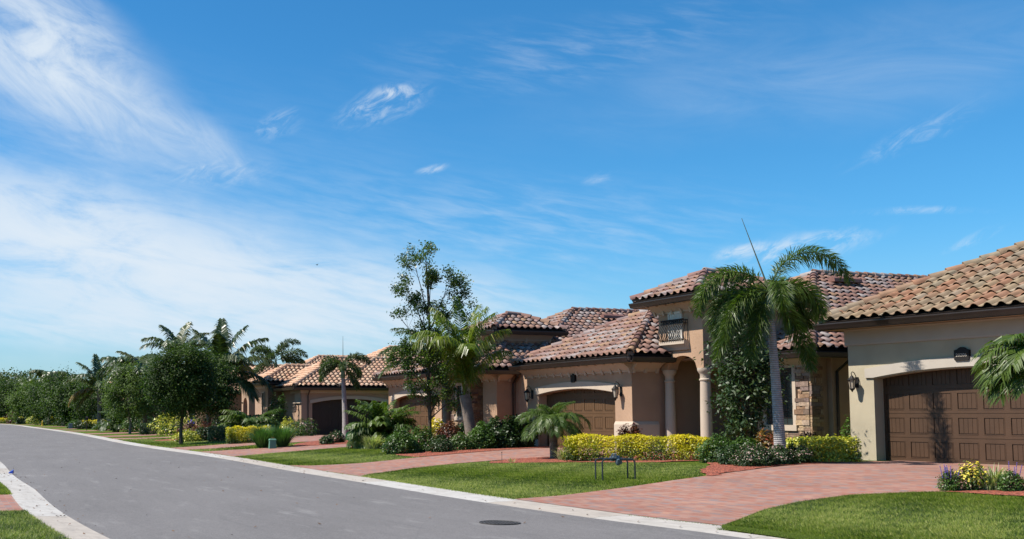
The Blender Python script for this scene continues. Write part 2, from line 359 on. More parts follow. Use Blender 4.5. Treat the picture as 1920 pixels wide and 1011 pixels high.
M['asphalt'] = asphalt(); M['concrete'] = concrete(); M['pavers'] = pavers(); M['lawn'] = lawnmat(); M['mulch'] = mulchmat()

# one large sheet to the horizon, with the modelled street and lawns on top of it
gm = MB(); gm.add([(-2500, -400, -.1), (2500, -400, -.1), (2500, 3500, -.1), (-2500, 3500, -.1)], [(0, 1, 2, 3)]); gm.build('ground', M['lawn'], kind='structure')
SMAX = 415
strip('road', np.linspace(-7.42, 0, 9), -24, SMAX, .8, .002, M['asphalt'])
strip('gutter', [-.001, .12, .24, .5, .75, .79], -24, SMAX, .8, .006, M['concrete'], zf=lambda T, S: np.where(T < .22, -.002, zt(T, S)))
strip('gutter', [-8.04, -8.0, -7.8, -7.66, -7.55, -7.419], -24, SMAX, .8, .006, M['concrete'], zf=lambda T, S: np.where(T > -7.56, -.002, zt(T, S)))
strip('lawn', [.76, 1.5, 2.5, 3.5, 4.5, 5.5, 6.5, 7.5, 8.5, 9.5, 10.7, 13, 16, 20, 26, 34], -24, SMAX, .8, 0, M['lawn'])
strip('lawn', [-22, -18, -14, -12, -10, -9, -7.99], -24, 60, .8, 0, M['lawn'])
D = []
def drive(tv, lo, hi): D.append((tv, lo, hi)); return ribbon('driveway', tv, lo, hi, .012, M['pavers'], ns=6)
d1t = [.76, 1.3, 2.0, 3.0, 4.14, 5.46, 6.36, 6.9, 8, 9.6, 12.4, 15.2]
drive(d1t, [1.12, 1.4, 1.75, 2.3, 2.75, 2.86, 2.11, 1.55, .9, .5, 0, -.3], [6.3, 6.45, 6.6, 6.95, 7.3, 7.75, 8.0, 8.15, 8.5, 9.06, 9.95, 10.4])
drive([.76, 1.3, 3, 4.8, 6.5, 8, 15], [14.0, 14.7, 16.1, 16.9, 16.95, 16.7, 16.3], [20.2, 19.7, 19.9, 20.7, 21.1, 21.4, 23.6])
drive([.76, 1.2, 2.5, 5.0, 6.5, 9, 15], [27.2, 27.7, 28.9, 29.7, 29.85, 30.4, 31.4], [32.9, 32.9, 33.6, 33.5, 32.6, 33.8, 37])
drive([.76, 2.2, 5.3, 7.7, 10, 15], [34.8, 35.5, 37.3, 36.8, 38.4, 41], [38.2, 39.3, 40.8, 43.8, 50.2, 53])
drive([.76, 4, 9, 16], [55.2, 56.2, 57.2, 58], [59.4, 59.2, 61, 62])
drive([.76, 4, 9, 16], [63.5, 65, 67, 68], [67.2, 68.6, 71, 72])
drive([.76, 4, 9, 16], [73.5, 75, 78, 80], [77, 79.4, 83, 84])
for s in (88, 101, 122, 150, 170): drive([.76, 4, 9, 16], [s, s+1, s+2, s+2], [s+4.5, s+5, s+6, s+6])
ribbon('driveway', [-14, -8.0], [6.9, 6.9], [10.3, 10.3], .012, M['pavers'], ns=6)
# mulch beds
BEDS = []
def bed(tv, lo, hi): BEDS.append((tv, lo, hi)); return ribbon('mulch_bed', tv, lo, hi, .022, M['mulch'], ns=8, edge=.06)
bed([6.5, 6.97, 7.6, 8.6, 9.6, 10.6, 13], [7.95, 8.15, 8.35, 8.72, 9.08, 9.4, 10.1], [8.1, 8.8, 9.6, 10.6, 11.9, 12.8, 13.2])
bed([5.5, 5.8, 6.5, 7.2, 8, 9, 10, 12.6], [15.8, 15.4, 14.6, 13.6, 12.4, 12.1, 11.7, 11.5], [16.0, 16.5, 16.85, 16.8, 16.5, 16.3, 16.1, 15.9])
bed([5.3, 5.8, 6.5, 8.5, 10, 13], [20.95, 21.0, 21.15, 21.6, 22.1, 23.2], [22.5, 24.5, 26.5, 28.0, 28.8, 29.6])
bed([6.2, 7, 8, 10], [29.1, 29.4, 29.8, 30.4], [29.3, 30.8, 31.2, 31.4])
bed([5.4, 6.2, 7.5, 9, 11], [33.0, 32.6, 32.4, 32.9, 33.6], [34, 35.5, 36.8, 37.4, 38.2])
bed([4.6, 5.2, 6.2, 7.2, 9], [40.9, 41.2, 42, 43, 44], [41.3, 43, 45, 46, 47])
bed([6.72, 6.9, 7.3, 8, 10], [.9, .5, -.2, -.9, -1.7], [1.65, 1.55, 1.25, .85, .45])
bed([2.2, 3, 4, 6], [50.2, 48.8, 48, 47.5], [51, 52.5, 53.5, 54])
def inribbon(t, s, rb):
    tv, lo, hi = rb
    return (t > tv[0]-.02) & (t < tv[-1]) & (s > np.interp(t, tv, lo)-.02) & (s < np.interp(t, tv, hi)+.02)
# grass blades
def blades(name, t0, t1, s0, s1, dens, h, w, label):
    n = int((t1-t0)*(s1-s0)*dens); t = RNG.uniform(t0, t1, n); s = RNG.uniform(s0, s1, n)
    k = np.ones(n, bool)
    for rb in D+BEDS:
        if rb[0][0] > 0: k &= ~inribbon(t, s, rb)
    if t0 < 0: k &= ~((s > 6.85) & (s < 10.35))
    t, s = t[k], s[k]; n = len(t); XY = pos(t, s); Z = zt(t, s)
    a = RNG.uniform(0, 2*np.pi, n); lean = RNG.uniform(.2, 1.5, n)*h; b = 2.4+1.1*np.sin(XY[:, 0]*.9+XY[:, 1]*.6)+RNG.normal(0, .9, n)
    hh = h*RNG.uniform(.5, 1.25, n)
    c = np.stack([XY[:, 0], XY[:, 1], Z-.005], 1); d = np.stack([np.cos(a), np.sin(a), 0*a], 1)*w/2
    tip = c+np.stack([np.cos(b)*lean, np.sin(b)*lean, hh], 1)
    V = np.stack([c-d, c+d, tip], 1).reshape(-1, 3); F = np.arange(3*n).reshape(-1, 3)
    q = np.sin(XY[:, 0]*1.3+XY[:, 1]*.7)+np.sin(XY[:, 0]*3.1-XY[:, 1]*2.3+1)+.7*np.sin(XY[:, 0]*7.3+XY[:, 1]*6.1)+.6*np.sin(XY[:, 0]*11-XY[:, 1]*13)
    r = np.clip(.40+.11*q+RNG.normal(0, .27, n), 0, 1)
    o = mesh_np(name, V, F, M['lawn_blade'], rnd=r, kind='stuff'); tag(o, label, 'grass'); return o
ribbon('lawn', [.40, .60, .80], [-8, -8, -8], [.7, 1.0, 1.15], .022, M['lawn'], ns=20)
blades('grass', .40, .72, -7, .9, 5200, .042, .0085, 'short green turf blades spilling over the curb at the front right corner')
blades('grass', .70, 7.2, -7, 3, 5200, .042, .0085, 'short green turf blades in the front right lawn corner beside the brick drive')
blades('grass', .70, 8.2, 6.2, 16.6, 2900, .045, .011, 'short green turf blades of the lawn around the pipe stand')
blades('grass', .70, 6.6, 18.5, 30, 1300, .05, .016, 'short green turf blades between the second and third drives')
blades('grass', .72, 6, 30, 60, 420, .06, .035, 'short turf blades of the lawns around the round oak')
blades('grass', -10.5, -7.97, 0, 20, 5000, .05, .009, 'bright green turf blades along the near left gutter')

def litter(name, n, trange, srange, size, m, label):
    t = RNG.uniform(*trange, n); s = RNG.uniform(*srange, n)**1.0; XY = pos(t, s); Z = zt(t, s)+.012; a = RNG.uniform(0, 6.28, n); L = size*RNG.uniform(.5, 1.4, n)
    c = np.stack([XY[:, 0], XY[:, 1], Z], 1); d = np.stack([np.cos(a), np.sin(a), 0*a], 1)*L[:, None]; w = np.stack([-np.sin(a), np.cos(a), 0*a], 1)*(L*.35)[:, None]; up = np.array([0, 0, 1.])*(L*.3)[:, None]
    V = np.stack([c-d/2, c+w, c+d/2+up, c-w+up*.5], 1).reshape(-1, 3); o = mesh_np(name, V, np.arange(4*n).reshape(-1, 4), m, rnd=RNG.random(n), kind='stuff'); tag(o, label, 'litter')
M['dead_leaf'] = mat('dead_leaf', rough=.8, attr=[(.10, .05, .03), (.18, .10, .05), (.06, .035, .02)])
litter('fallen_leaves', 90, (-7.8, -7.2), (0, 22), .05, M['dead_leaf'], 'scattered brown leaf scraps in the left gutter')
litter('fallen_leaves', 70, (.05, .5), (-4, 30), .05, M['dead_leaf'], 'scattered brown leaf scraps in the right gutter')
litter('fallen_leaves', 110, (-7.2, 0), (0, 34), .05, M['dead_leaf'], 'sparse brown leaf scraps on the road surface')
# ------------------------------------------------------------------ roofs
TW, TE = .315, .385
def tiles_on(O, e, u, poly, acc, rng, lod=1):
    """clay S-tiles on the plane O + e*x + u*y inside convex polygon poly (x,y)"""
    O, e, u = np.array(O, float), np.array(e, float), np.array(u, float); nrm = np.cross(e, u)
    if nrm[2] < 0: nrm = -nrm
    P = np.array(poly, float); x0, y0 = P.min(0); x1, y1 = P.max(0)
    area = sum(P[i][0]*P[(i+1) % len(P)][1]-P[(i+1) % len(P)][0]*P[i][1] for i in range(len(P)))
    if area < 0: P = P[::-1]
    K = 8 if lod == 1 else 6
    xs = np.linspace(0, 1, K+1); prof = np.where(xs < .64, .082*np.sin(np.pi*np.clip(xs/.64, 0, 1))**.8, -.012*np.sin(np.pi*np.clip((xs-.64)/.36, 0, 1)))
    nx = int((x1-x0)/TW)+2; ny = int((y1-y0)/TE)+2
    gi, gj = np.meshgrid(np.arange(nx), np.arange(ny)); gi = gi.ravel(); gj = gj.ravel()
    tx = x0-.02+gi*TW; ty = y0+gj*TE
    def inside(x, y, pad=0.):
        k = np.ones(np.shape(x), bool)
        for i in range(len(P)):
            a, b = P[i], P[(i+1) % len(P)]; ex = b-a; L = math.hypot(*ex)
            k &= (ex[0]*(y-a[1])-ex[1]*(x-a[0]))/L >= -pad
        return k
    cs = [inside(tx+dx, ty+dy, .01) for dx in (0, TW) for dy in (.0, TE)]
    full = np.logical_and.reduce(cs); near = inside(tx+TW/2, ty+TE/2, .30) & ~full
    rows = [(0., .044), (0., .068), (TE+.06, -.008)]
    def gen(sel):
        n = sel.sum(); X = tx[sel][:, None, None]+(xs*TW)[None, None, :]; v = np.array([r[0] for r in rows])[None, :, None]
        off = np.array([r[1] for r in rows])[None, :, None]; jit = rng.normal(0, .006, n)[:, None, None]
        Y = ty[sel][:, None, None]+v+jit*np.ones_like(X); H = prof[None, None, :]+off+np.zeros_like(Y)+rng.normal(0, .003, n)[:, None, None]
        X = X+np.zeros_like(Y)
        V = np.stack([X, Y, H], -1).reshape(-1, 3); m = 3*(K+1)
        q = np.array([[r*(K+1)+k, r*(K+1)+k+1, (r+1)*(K+1)+k+1, (r+1)*(K+1)+k] for r in range(2) for k in range(K)])
        F = (np.arange(n)[:, None, None]*m+q[None]).reshape(-1, 4); rr = np.repeat(rng.uniform(0, 1, n), 2*K)
        return V, F, rr
    def put(V, F, rr):
        W = O+V[:, :1]*e+V[:, 1:2]*u+V[:, 2:3]*nrm
        acc.append((W, F, rr))
    if full.any(): put(*gen(full))
    if near.any():
        V, F, rr = gen(near); bm = bmesh.new(); vs = [bm.verts.new(p) for p in V]; ly = bm.faces.layers.float.new('rnd')
        for f, r_ in zip(F, rr):
            ff = bm.faces.new([vs[i] for i in f]); ff[ly] = r_
        for i in range(len(P)):
            a, b = P[i], P[(i+1) % len(P)]; ex = b-a
            bmesh.ops.bisect_plane(bm, geom=bm.verts[:]+bm.edges[:]+bm.faces[:], plane_co=(a[0], a[1], 0), plane_no=(ex[1], -ex[0], 0), clear_outer=True)
        bm.verts.index_update(); V2 = np.array([v.co[:] for v in bm.verts]).reshape(-1, 3)
        if len(V2):
            by = {}
            for f in bm.faces: by.setdefault(len(f.verts), []).append(([v.index for v in f.verts], f[ly]))
            for k, l in by.items(): put(V2, np.array([a for a, _ in l]), np.array([b for _, b in l]))
        bm.free()
def flush(acc, name, m, parent):
    V = []; F = []; rr = []; b = 0
    for W, f, r in acc:
        V.append(W); F.append(f+b); rr.append(r); b += len(W)
    return mesh_np(name, np.concatenate(V), F, m, parent, rnd=np.concatenate(rr))

class House:
    def __init__(s, o, ang, label, tile, wall, trim, z0=.4, group=None, cat='house', name='house'):
        s.e = empty(name, (o[0], o[1], 0), ang, label, cat, group); s.tile, s.wall, s.trim, s.z0 = M[tile], M[wall], M[trim], z0
        s.rng = np.random.default_rng(int(abs(o[0]*100)+abs(o[1])*10)); s.acc = []; s.bed = MB(); s.cap = MB(); s.w = MB(); s.g = MB(); s.tr = MB(); s.sf = MB(); s.st = MB()
    def caps(s, p, q, rad=.125):
        p, q = Vector(p), Vector(q); L = (q-p).length; n = max(1, int(L/.40)); d = (q-p)/n; t = d.normalized()
        side = t.cross(Vector((0, 0, 1))).normalized(); up = side.cross(t)
        for i in range(n):
            a = p+d*i-t*.03; b = p+d*(i+1)+t*.03; r0, r1 = rad*1.06, rad*.86; V = []
            for c, r_, lift in ((a, r0-.02, .03), (a, r0, .045), (b, r1, .015)):
                for k in range(8):
                    w = math.pi*(-.06+1.12*k/7); V.append(c+side*math.cos(w)*r_+up*(math.sin(w)*r_+lift))
            F = [(j*8+k, j*8+k+1, (j+1)*8+k+1, (j+1)*8+k) for j in (0, 1) for k in range(7)]
            s.cap.add(V, F, s.rng.uniform(0, 1))
        # mortar bed under the caps
        s.bed.hexa([p-side*.1-up*.08, p+side*.1-up*.08, q+side*.1-up*.08, q-side*.1-up*.08], [p-side*.08+up*.05, p+side*.08+up*.05, q+side*.08+up*.05, q-side*.08+up*.05], m=1)
    def plane(s, eaveA, eaveB, topB, topA, lod=1, tiles=True):
        A, B, C, D_ = [np.array(p, float) for p in (eaveA, eaveB, topB, topA)]
        e = (B-A)/np.linalg.norm(B-A); w = (C+D_)/2-(A+B)/2; u = w-e*(w@e); u /= np.linalg.norm(u)
        poly = [((p-A)@e, (p-A)@u) for p in (A, B, C, D_)]
        if np.linalg.norm(C-D_) < 1e-3: poly = poly[:3]
        n = np.cross(e, u); n = n if n[2] > 0 else -n
        pts = [A, B, C] if len(poly) == 3 else [A, B, C, D_]
        s.bed.hexa([p-n*.14 for p in pts], [p-n*.015 for p in pts])
        if tiles: tiles_on(A, e, u, poly, s.acc, s.rng, lod)
    def hip(s, t0, t1, a0, a1, z, pitch=.5, axis='t', back=False, lod=1, far=True, caps=True, stop=None):
        """hip roof; axis t: ridge runs away from the street. a0<a1"""
        if axis == 't':
            h = (a1-a0)/2; am = (a0+a1)/2; zr = z+h*pitch; ta = t0+h; tb = t1-h if back else t1
            s.plane((t0, a0, z), (t0, a1, z), (ta, am, zr), (ta, am, zr), lod)
            s.plane((t0, a0, z), (t1, a0, z), (tb, am, zr), (ta, am, zr), lod)
            s.plane((t0, a1, z), (t1, a1, z), (tb, am, zr), (ta, am, zr), lod, tiles=far)
            if back: s.plane((t1, a0, z), (t1, a1, z), (tb, am, zr), (tb, am, zr), lod, tiles=False)
            if caps:
                s.caps((t0, a0, z+.03), (ta, am, zr+.02)); s.caps((t0, a1, z+.03), (ta, am, zr+.02)); s.caps((ta, am, zr+.03), (tb, am, zr+.03))
                if back: s.caps((t1, a0, z+.03), (tb, am, zr+.02))
        s.roofcut()
        return zr, ta, am
    def gut(s, x0, y0, x1, y1, z, out):
        """gutter from (x0,y0) to (x1,y1); out=(dx,dy) outward"""
        prof = [(0, 0), (0, -.15), (.03, -.16), (.10, -.15), (.125, -.09), (.155, -.03), (.155, 0), (.14, 0), (.14, -.03), (.09, -.12), (.02, -.12), (.02, 0)]
        V = []; 
        for (x, y) in ((x0, y0), (x1, y1)): V += [(x+out[0]*p[0], y+out[1]*p[0], z+p[1]) for p in prof]
        n = len(prof); s.g.add(V, [list(range(n)), list(range(2*n-1, n-1, -1))]+[(i, (i+1) % n, n+(i+1) % n, n+i) for i in range(n)])
    def eave_t(s, t, a0, a1, z, over, inset=0.02):
        """street side eave at t (roof edge), wall at t+over"""
        s.gut(t, a0, t, a1, z, (-1, 0)); s.sf.box(t+.002, t+over+inset, a0+.003, a1-.003, z-.15, z-.10)
        s.g.box(t, t+.03, a0, a1, z-.17, z-.005)
    def eave_a(s, a, t0, t1, z, over, sgn=-1):
        s.gut(t0, a, t1, a, z, (0, sgn)); y0, y1 = sorted((a, a-sgn*(over+.02)))
        s.sf.box(t0+.003, t1-.003, y0+.002, y1, z-.152, z-.102); y0, y1 = sorted((a, a-sgn*.03)); s.g.box(t0, t1, y0, y1, z-.17, z-.006)
    def crown_t(s, t, a0, a1, z, out, h, corb=None, m=0):
        """sloping crown board between wall face t and eave, street side, with corbels"""
        s.tr.ext([(t+.02, z-h), (t-.03, z-h), (t-.045, z-h+.05), (t-out+.10, z-.05), (t-out+.10, z), (t+.02, z)], 'y', a0, a1)
        if corb:
            n = max(1, int((a1-a0)/corb)); 
            for i in range(n+1):
                a = a0+.06+(a1-a0-.12)*i/n
                pr = [(t-out+.02, z-.01), (t-out+.02, z-.07), (t-out+.10, z-.10), (t-out*.5, z-.13), (t-out*.3, z-h*.6), (t-.09, z-h+.02), (t-.07, z-h-.05), (t-.0, z-h-.05), (t+.0, z-.01)]
                s.tr.ext(pr, 'y', a-.045, a+.045)
    def crown_a(s, a, t0, t1, z, out, h, corb=None, sgn=-1):
        s.tr.ext([(a-sgn*.02, z-h), (a+sgn*.03, z-h), (a+sgn*.045, z-h+.05), (a+sgn*(out-.10), z-.05), (a+sgn*(out-.10), z), (a-sgn*.02, z)], 'x', t0, t1)
        if corb:
            n = max(1, int((t1-t0)/corb))
            for i in range(n+1):
                t = t0+.06+(t1-t0-.12)*i/n
                pr = [(a+sgn*(out-.02), z-.01), (a+sgn*(out-.02), z-.07), (a+sgn*(out-.10), z-.10), (a+sgn*out*.5, z-.13), (a+sgn*out*.3, z-h*.6), (a+sgn*.09, z-h+.02), (a+sgn*.07, z-h-.05), (a, z-h-.05), (a, z-.01)]
                s.tr.ext(pr, 'x', t-.045, t+.045)
    def opening_t(s, t, a0, a1, z0, z1, oa0, oa1, spring, rise, thick=.3, N=18, m=None, mb=None):
        """street facing wall with an arched opening reaching the ground"""
        mb = mb or s.w; arc = [(oa0+(oa1-oa0)*i/N, spring+rise*math.sqrt(max(0, 1-((2*i/N)-1)**2)) if rise > .25 else spring+rise*(1-((2*i/N)-1)**2)) for i in range(N+1)]
        mb.ext([(a0, z0), (a0, z1), (a1, z1), (a1, z0), (oa1, z0)]+arc[::-1]+[(oa0, z0)], 'x', t, t+thick)
        return arc
    def arch_trim(s, t, oa0, oa1, spring, rise, h, proud=.05, over=.22, N=18):
        lo = [(oa0+(oa1-oa0)*i/N, spring+rise*(1-((2*i/N)-1)**2)) for i in range(N+1)]
        b0, b1 = oa0-over, oa1+over
        hi = [(b0+(b1-b0)*i/N, spring+h+rise*(1-((2*i/N)-1)**2)) for i in range(N+1)]
        for i in range(N):
            s.tr.ext([lo[i], lo[i+1], hi[i+1], hi[i]], 'x', t-proud, t+.01)
        s.tr.ext([(b0, spring+.004), lo[0], hi[0]], 'x', t-proud, t+.01); s.tr.ext([lo[-1], (b1, spring+.004), hi[-1]], 'x', t-proud, t+.01)
    def garage_t(s, t, a0, a1, z, h, m, cols=8, rows=4, name='garage_door'):
        """sectional door facing the street, front face at t"""
        d = MB(); d.box(t+.02, t+.06, a0-.05, a1+.05, z, z+h+.25)
        rh = h/rows; cw = (a1-a0)/cols
        for r in range(rows):
            zz = z+r*rh; d.box(t, t+.022, a0, a1, zz+.006, zz+.10); d.box(t, t+.022, a0, a1, zz+rh-.10, zz+rh-.003)
            for c in range(cols+1):
                w0 = a0+c*cw-.075; w1 = w0+.15; d.box(t+.0005, t+.022, max(w0, a0), min(w1, a1), zz+.10, zz+rh-.10)
            for c in range(cols):
                w0 = a0+c*cw+.075; w1 = a0+(c+1)*cw-.075; z0_, z1_ = zz+.10, zz+rh-.10
                for k in range(4):
                    q = (w1-w0-.04)/4; d.box(t+.006, t+.021, w0+.02+k*q+.004, w0+.02+(k+1)*q-.004, z0_+.025, z1_-.025)
                d.box(t-.006, t+.02, w0, w1, z0_-.012, z0_+.008); d.box(t-.006, t+.02, w0, w1, z1_-.008, z1_+.012)
                d.box(t-.006, t+.02, w0-.01, w0+.008, z0_+.008, z1_-.008); d.box(t-.006, t+.02, w1-.008, w1+.01, z0_+.008, z1_-.008)
        return d.build(name, M[m], s.e)
    def garage_a(s, a, t0, t1, z, h, m, cols=8, rows=4, sgn=-1):
        d = MB(); y = lambda p, q: sorted((a-sgn*p, a-sgn*q))
        d.box(t0-.05, t1+.05, *y(.02, .06), z, z+h+.25); rh = h/rows; cw = (t1-t0)/cols
        for r in range(rows):
            zz = z+r*rh; d.box(t0, t1, *y(0, .022), zz+.006, zz+.09); d.box(t0, t1, *y(0, .022), zz+rh-.09, zz+rh-.003)
            for c in range(cols+1): d.box(max(t0, t0+c*cw-.07), min(t1, t0+c*cw+.07), *y(.0005, .022), zz+.09, zz+rh-.09)
            for c in range(cols): d.box(t0+c*cw+.1, t0+(c+1)*cw-.1, *y(.008, .021), zz+.12, zz+rh-.12)
        return d.build('garage_door', M[m], s.e)
    def base_t(s, t, a0, a1, z0, z1, proud=.06, ax='t'):
        s.tr.ext([(t+.01, z0), (t-proud, z0), (t-proud, z1-.10), (t-proud*.15, z1), (t+.01, z1)], 'y', a0, a1)
    def base_a(s, a, t0, t1, z0, z1, proud=.06, sgn=-1):
        s.tr.ext([(a-sgn*.01, z0), (a+sgn*proud, z0), (a+sgn*proud, z1-.10), (a+sgn*proud*.15, z1), (a-sgn*.01, z1)], 'x', t0, t1)
    def stone_t(s, t, a0, a1, z0, z1, skip=None):
        r = s.rng; z = z0
        while z < z1-.02:
            h = min(r.choice([.07, .09, .12, .16]), z1-z); a = a0
            while a < a1-.02:
                L = min(r.uniform(.13, .42), a1-a)
                if a1-a-L < .07: L = a1-a
                ca, cz = a+L/2, z+h/2
                if not (skip and skip[0] < ca < skip[1] and skip[2] < cz < skip[3]):
                    s.st.box(t-.05-r.uniform(0, .05), t+.01, a+.004, a+L-.004, z+.004, z+h-.004, r.uniform(0, 1))
                a += L
            z += h
    def stone_a(s, a_, t0, t1, z0, z1, sgn=-1):
        r = s.rng; z = z0
        while z < z1-.02:
            h = min(r.choice([.07, .09, .12, .16]), z1-z); a = t0
            while a < t1-.02:
                L = min(r.uniform(.13, .42), t1-a)
                if t1-a-L < .07: L = t1-a
                y0, y1 = sorted((a_+sgn*(.05+r.uniform(0, .05)), a_-sgn*.01))
                s.st.box(a+.004, a+L-.004, y0, y1, z+.004, z+h-.004, r.uniform(0, 1)); a += L
            z += h
    def window_t(s, t, a0, a1, z0, z1, fr=.13, nx=2, nz=4, name='window'):
        w = MB(); 
        for b in ((a0-fr, a1+fr, z1, z1+fr), (a0-fr, a0, z0, z1), (a1, a1+fr, z0, z1)): w.box(t-.07, t+.03, *b)
        w.box(t-.11, t+.03, a0-fr-.04, a1+fr+.04, z0-fr-.04, z0)
        o = w.build(name, s.trim, s.e)
        g = MB(); g.box(t-.01, t+.02, a0, a1, z0, z1); g.build('pane', M['glass_dark'], o)
        b = MB(); am = (a0+a1)/2
        for i in range(1, nx*2):
            x = a0+(a1-a0)*i/(nx*2); q = .02 if i == nx else .008; b.box(t-.022, t-.012, x-q, x+q, z0, z1)
        for i in range(1, nz*2):
            zz = z0+(z1-z0)*i/(nz*2); q = .02 if i == nz else .008; b.box(t-.0225, t-.0125, a0, a1, zz-q, zz+q)
        b.build('muntin', M['bronze'] if name == 'window' else s.trim, o); return o
    def downspout(s, x, y, ztop, z0, dx=0., dy=0.):
        """from the gutter at (x+dx,y+dy) back to the wall line (x,y)"""
        d = MB(); pts = [(x+dx, y+dy, ztop), (x+dx, y+dy, ztop-.12), (x, y, ztop-.42), (x, y, z0+.12), (x-.05, y-.12, z0+.03)]
        d.tube(pts, [.042]*5, 4); return d.build('downspout', M['bronze'], s.e)
    def lantern(s, x, y, z, out=(-1, 0), sc=1.):
        o = MB(); ox, oy = out; c = (x+ox*.2*sc, y+oy*.2*sc)
        def at(d, zz): return (x+ox*d*sc, y+oy*d*sc, z+zz*sc)
        px, py = -oy, ox
        o.hexa([(x+px*.05*sc+ox*.0, y+py*.05*sc, z-.16*sc), (x-px*.05*sc, y-py*.05*sc, z-.16*sc), (x-px*.05*sc+ox*.025, y-py*.05*sc+oy*.025, z-.16*sc), (x+px*.05*sc+ox*.025, y+py*.05*sc+oy*.025, z-.16*sc)],
               [(x+px*.05*sc, y+py*.05*sc, z+.12*sc), (x-px*.05*sc, y-py*.05*sc, z+.12*sc), (x-px*.05*sc+ox*.025, y-py*.05*sc+oy*.025, z+.12*sc), (x+px*.05*sc+ox*.025, y+py*.05*sc+oy*.025, z+.12*sc)])
        o.tube([at(.02, .05), at(.05, .16), at(.11, .24), at(.18, .26), at(.22, .21), at(.2, .15)], .011*sc, 5)
        o.tube([at(.02, -.05), at(.08, -.12), at(.12, -.06)], .008*sc, 5)
        o.lathe([(.01*sc, .17*sc), (.03*sc, .15*sc), (.06*sc, .10*sc), (.115*sc, .05*sc), (.11*sc, .04*sc)], (c[0], c[1], z), 8)
        for k in range(6):
            w = math.pi/3*k; o.tube([(c[0]+.095*sc*math.cos(w), c[1]+.095*sc*math.sin(w), z+.04*sc), (c[0]+.06*sc*math.cos(w), c[1]+.06*sc*math.sin(w), z-.19*sc)], .007*sc, 4)
        o.lathe([(.065*sc, -.18*sc), (.065*sc, -.2*sc), (.03*sc, -.23*sc), (.012*sc, -.27*sc), (.001, -.28*sc)], (c[0], c[1], z), 8)
        ob = o.build('wall_lantern', M['iron'], s.e)
        g = MB(); g.lathe([(.085*sc, .038*sc), (.054*sc, -.178*sc)], (c[0], c[1], z), 6); g.build('lamp_glass', M['glass_lamp'], ob); return ob
    def plaque(s, t, a, z, w=.34, h=.30, text=None):
        o = MB(); pts = [(a-w/2, z-h/2+.03), (a-w/2+.03, z-h/2), (a+w/2-.03, z-h/2), (a+w/2, z-h/2+.03), (a+w/2, z+h*.30), (a+w/2-.05, z+h*.34)]
        pts += [(a+w*.3-w*.6*i/6, z+h*.36+h*.16*math.sin(math.pi*i/6)) for i in range(7)]+[(a-w/2+.05, z+h*.34), (a-w/2, z+h*.30)]
        o.ext(pts, 'x', t-.075, t+.002); ob = o.build('address_plaque', M['iron'], s.e)
        if text:
            cu = bpy.data.curves.new('number', 'FONT'); cu.body = text; cu.size = .11; cu.align_x = 'CENTER'; cu.align_y = 'CENTER'; cu.extrude = .003
            to = bpy.data.objects.new('tmp', cu); dg = bpy.context.evaluated_depsgraph_get(); COL.objects.link(to); dg.update()
            me = bpy.data.meshes.new_from_object(to.evaluated_get(dg)); bpy.data.objects.remove(to)
            # local text x -> -a (reads left to right seen from the street), y -> z
            for v in me.vertices: x, y, zz = v.co; v.co = (t-.079-zz, a-x, z-.03+y)
            me.materials.append(M['trim_white']); no = bpy.data.objects.new('number', me); link(no, ob)
        return ob
    def vent(s, x, y, z, L=1.1, ang=0.):
        """low tile roof vent"""
        o = MB(); o.ext([(-.16, 0), (-.13, .12), (0, .19), (.13, .12), (.16, 0)], 'x', -L/2, L/2); ob = o.build('roof_vent', s.tile, s.e)
        ob.location = (x, y, z); ob.rotation_euler = (0, 0, ang); return ob
    def roofcut(s):
        if not s.acc: return
        ro = flush(s.acc, 'roof', s.tile, s.e)
        s.bed.build('roof_deck', [M['roofbed'], M['mortar_'+s.tile.name]], ro)
        if s.cap.v: s.cap.build('ridge_tiles', s.tile, ro, smooth=True)
        s.acc = []; s.bed = MB(); s.cap = MB()
    def done(s):
        for mb, n, m in ((s.w, 'wall', s.wall), (s.g, 'gutter', M['bronze']), (s.tr, 'trim', s.trim), (s.sf, 'soffit', M['soffit']), (s.st, 'stone_veneer', M['stone'])):
            if mb.v: mb.build(n, m, s.e, bevel=.006 if n == 'stone_veneer' else 0)
        s.w = MB(); s.g = MB(); s.tr = MB(); s.sf = MB(); s.st = MB()
M['mortar_clay_tile_tan'] = mat('tan_mortar', (.36, .29, .19), .95, .1, .2, 6, .6, 30)
M['mortar_clay_tile_blend'] = mat('rose_mortar', (.22, .14, .11), .95, .1, .2, 6, .6, 30)
M['mortar_clay_tile_orange'] = mat('orange_mortar', (.26, .15, .10), .95, .1, .2, 6, .6, 30)

# ------------------------------------------------------------------ house 1 (right edge): olive garage
A1 = R(25.589); A2 = R(18.48); A3 = R(16.5)
h = House((14.674, 28.45), A1, 'olive cream house with tan tile roof and wide brown garage door at right edge', 'tile_tan', 'stucco_olive', 'trim_white')
z = .4
h.opening_t(0, -6.55, 0, z-.3, 3.85, -5.72, -.72, 2.52, .20, .30)
h.w.box(.3, 9, -6.5, -6.3, z-.3, 3.85); h.w.box(.3, 9, -.25, -.001, z-.3, 3.85)
h.w.box(.29, .6, -6.3, -5.72, z-.3, 3.85); h.w.box(.29, .6, -.72, -.25, z-.3, 3.85)
h.w.box(9, 9.2, -16, 2, z-.3, 3.8)
h.arch_trim(0, -5.72, -.72, 2.55, .20, .24, .05, .22)
h.garage_t(.36, -5.72, -.72, z, 2.44, 'door_brown')
h.tr.ext([(.01, 3.42), (-.035, 3.42), (-.05, 3.46), (-.05, 3.80), (-.09, 3.84), (.01, 3.84)], 'y', -6.6, .06)
h.tr.ext([(-.01, 3.42), (.035, 3.42), (.05, 3.46), (.05, 3.84), (-.01, 3.84)], 'x', -.0, 9)
h.eave_t(-.62, -7.35, .42, 4.0, .6); h.eave_a(.42, -.60, 9, 3.998, .4, 1)
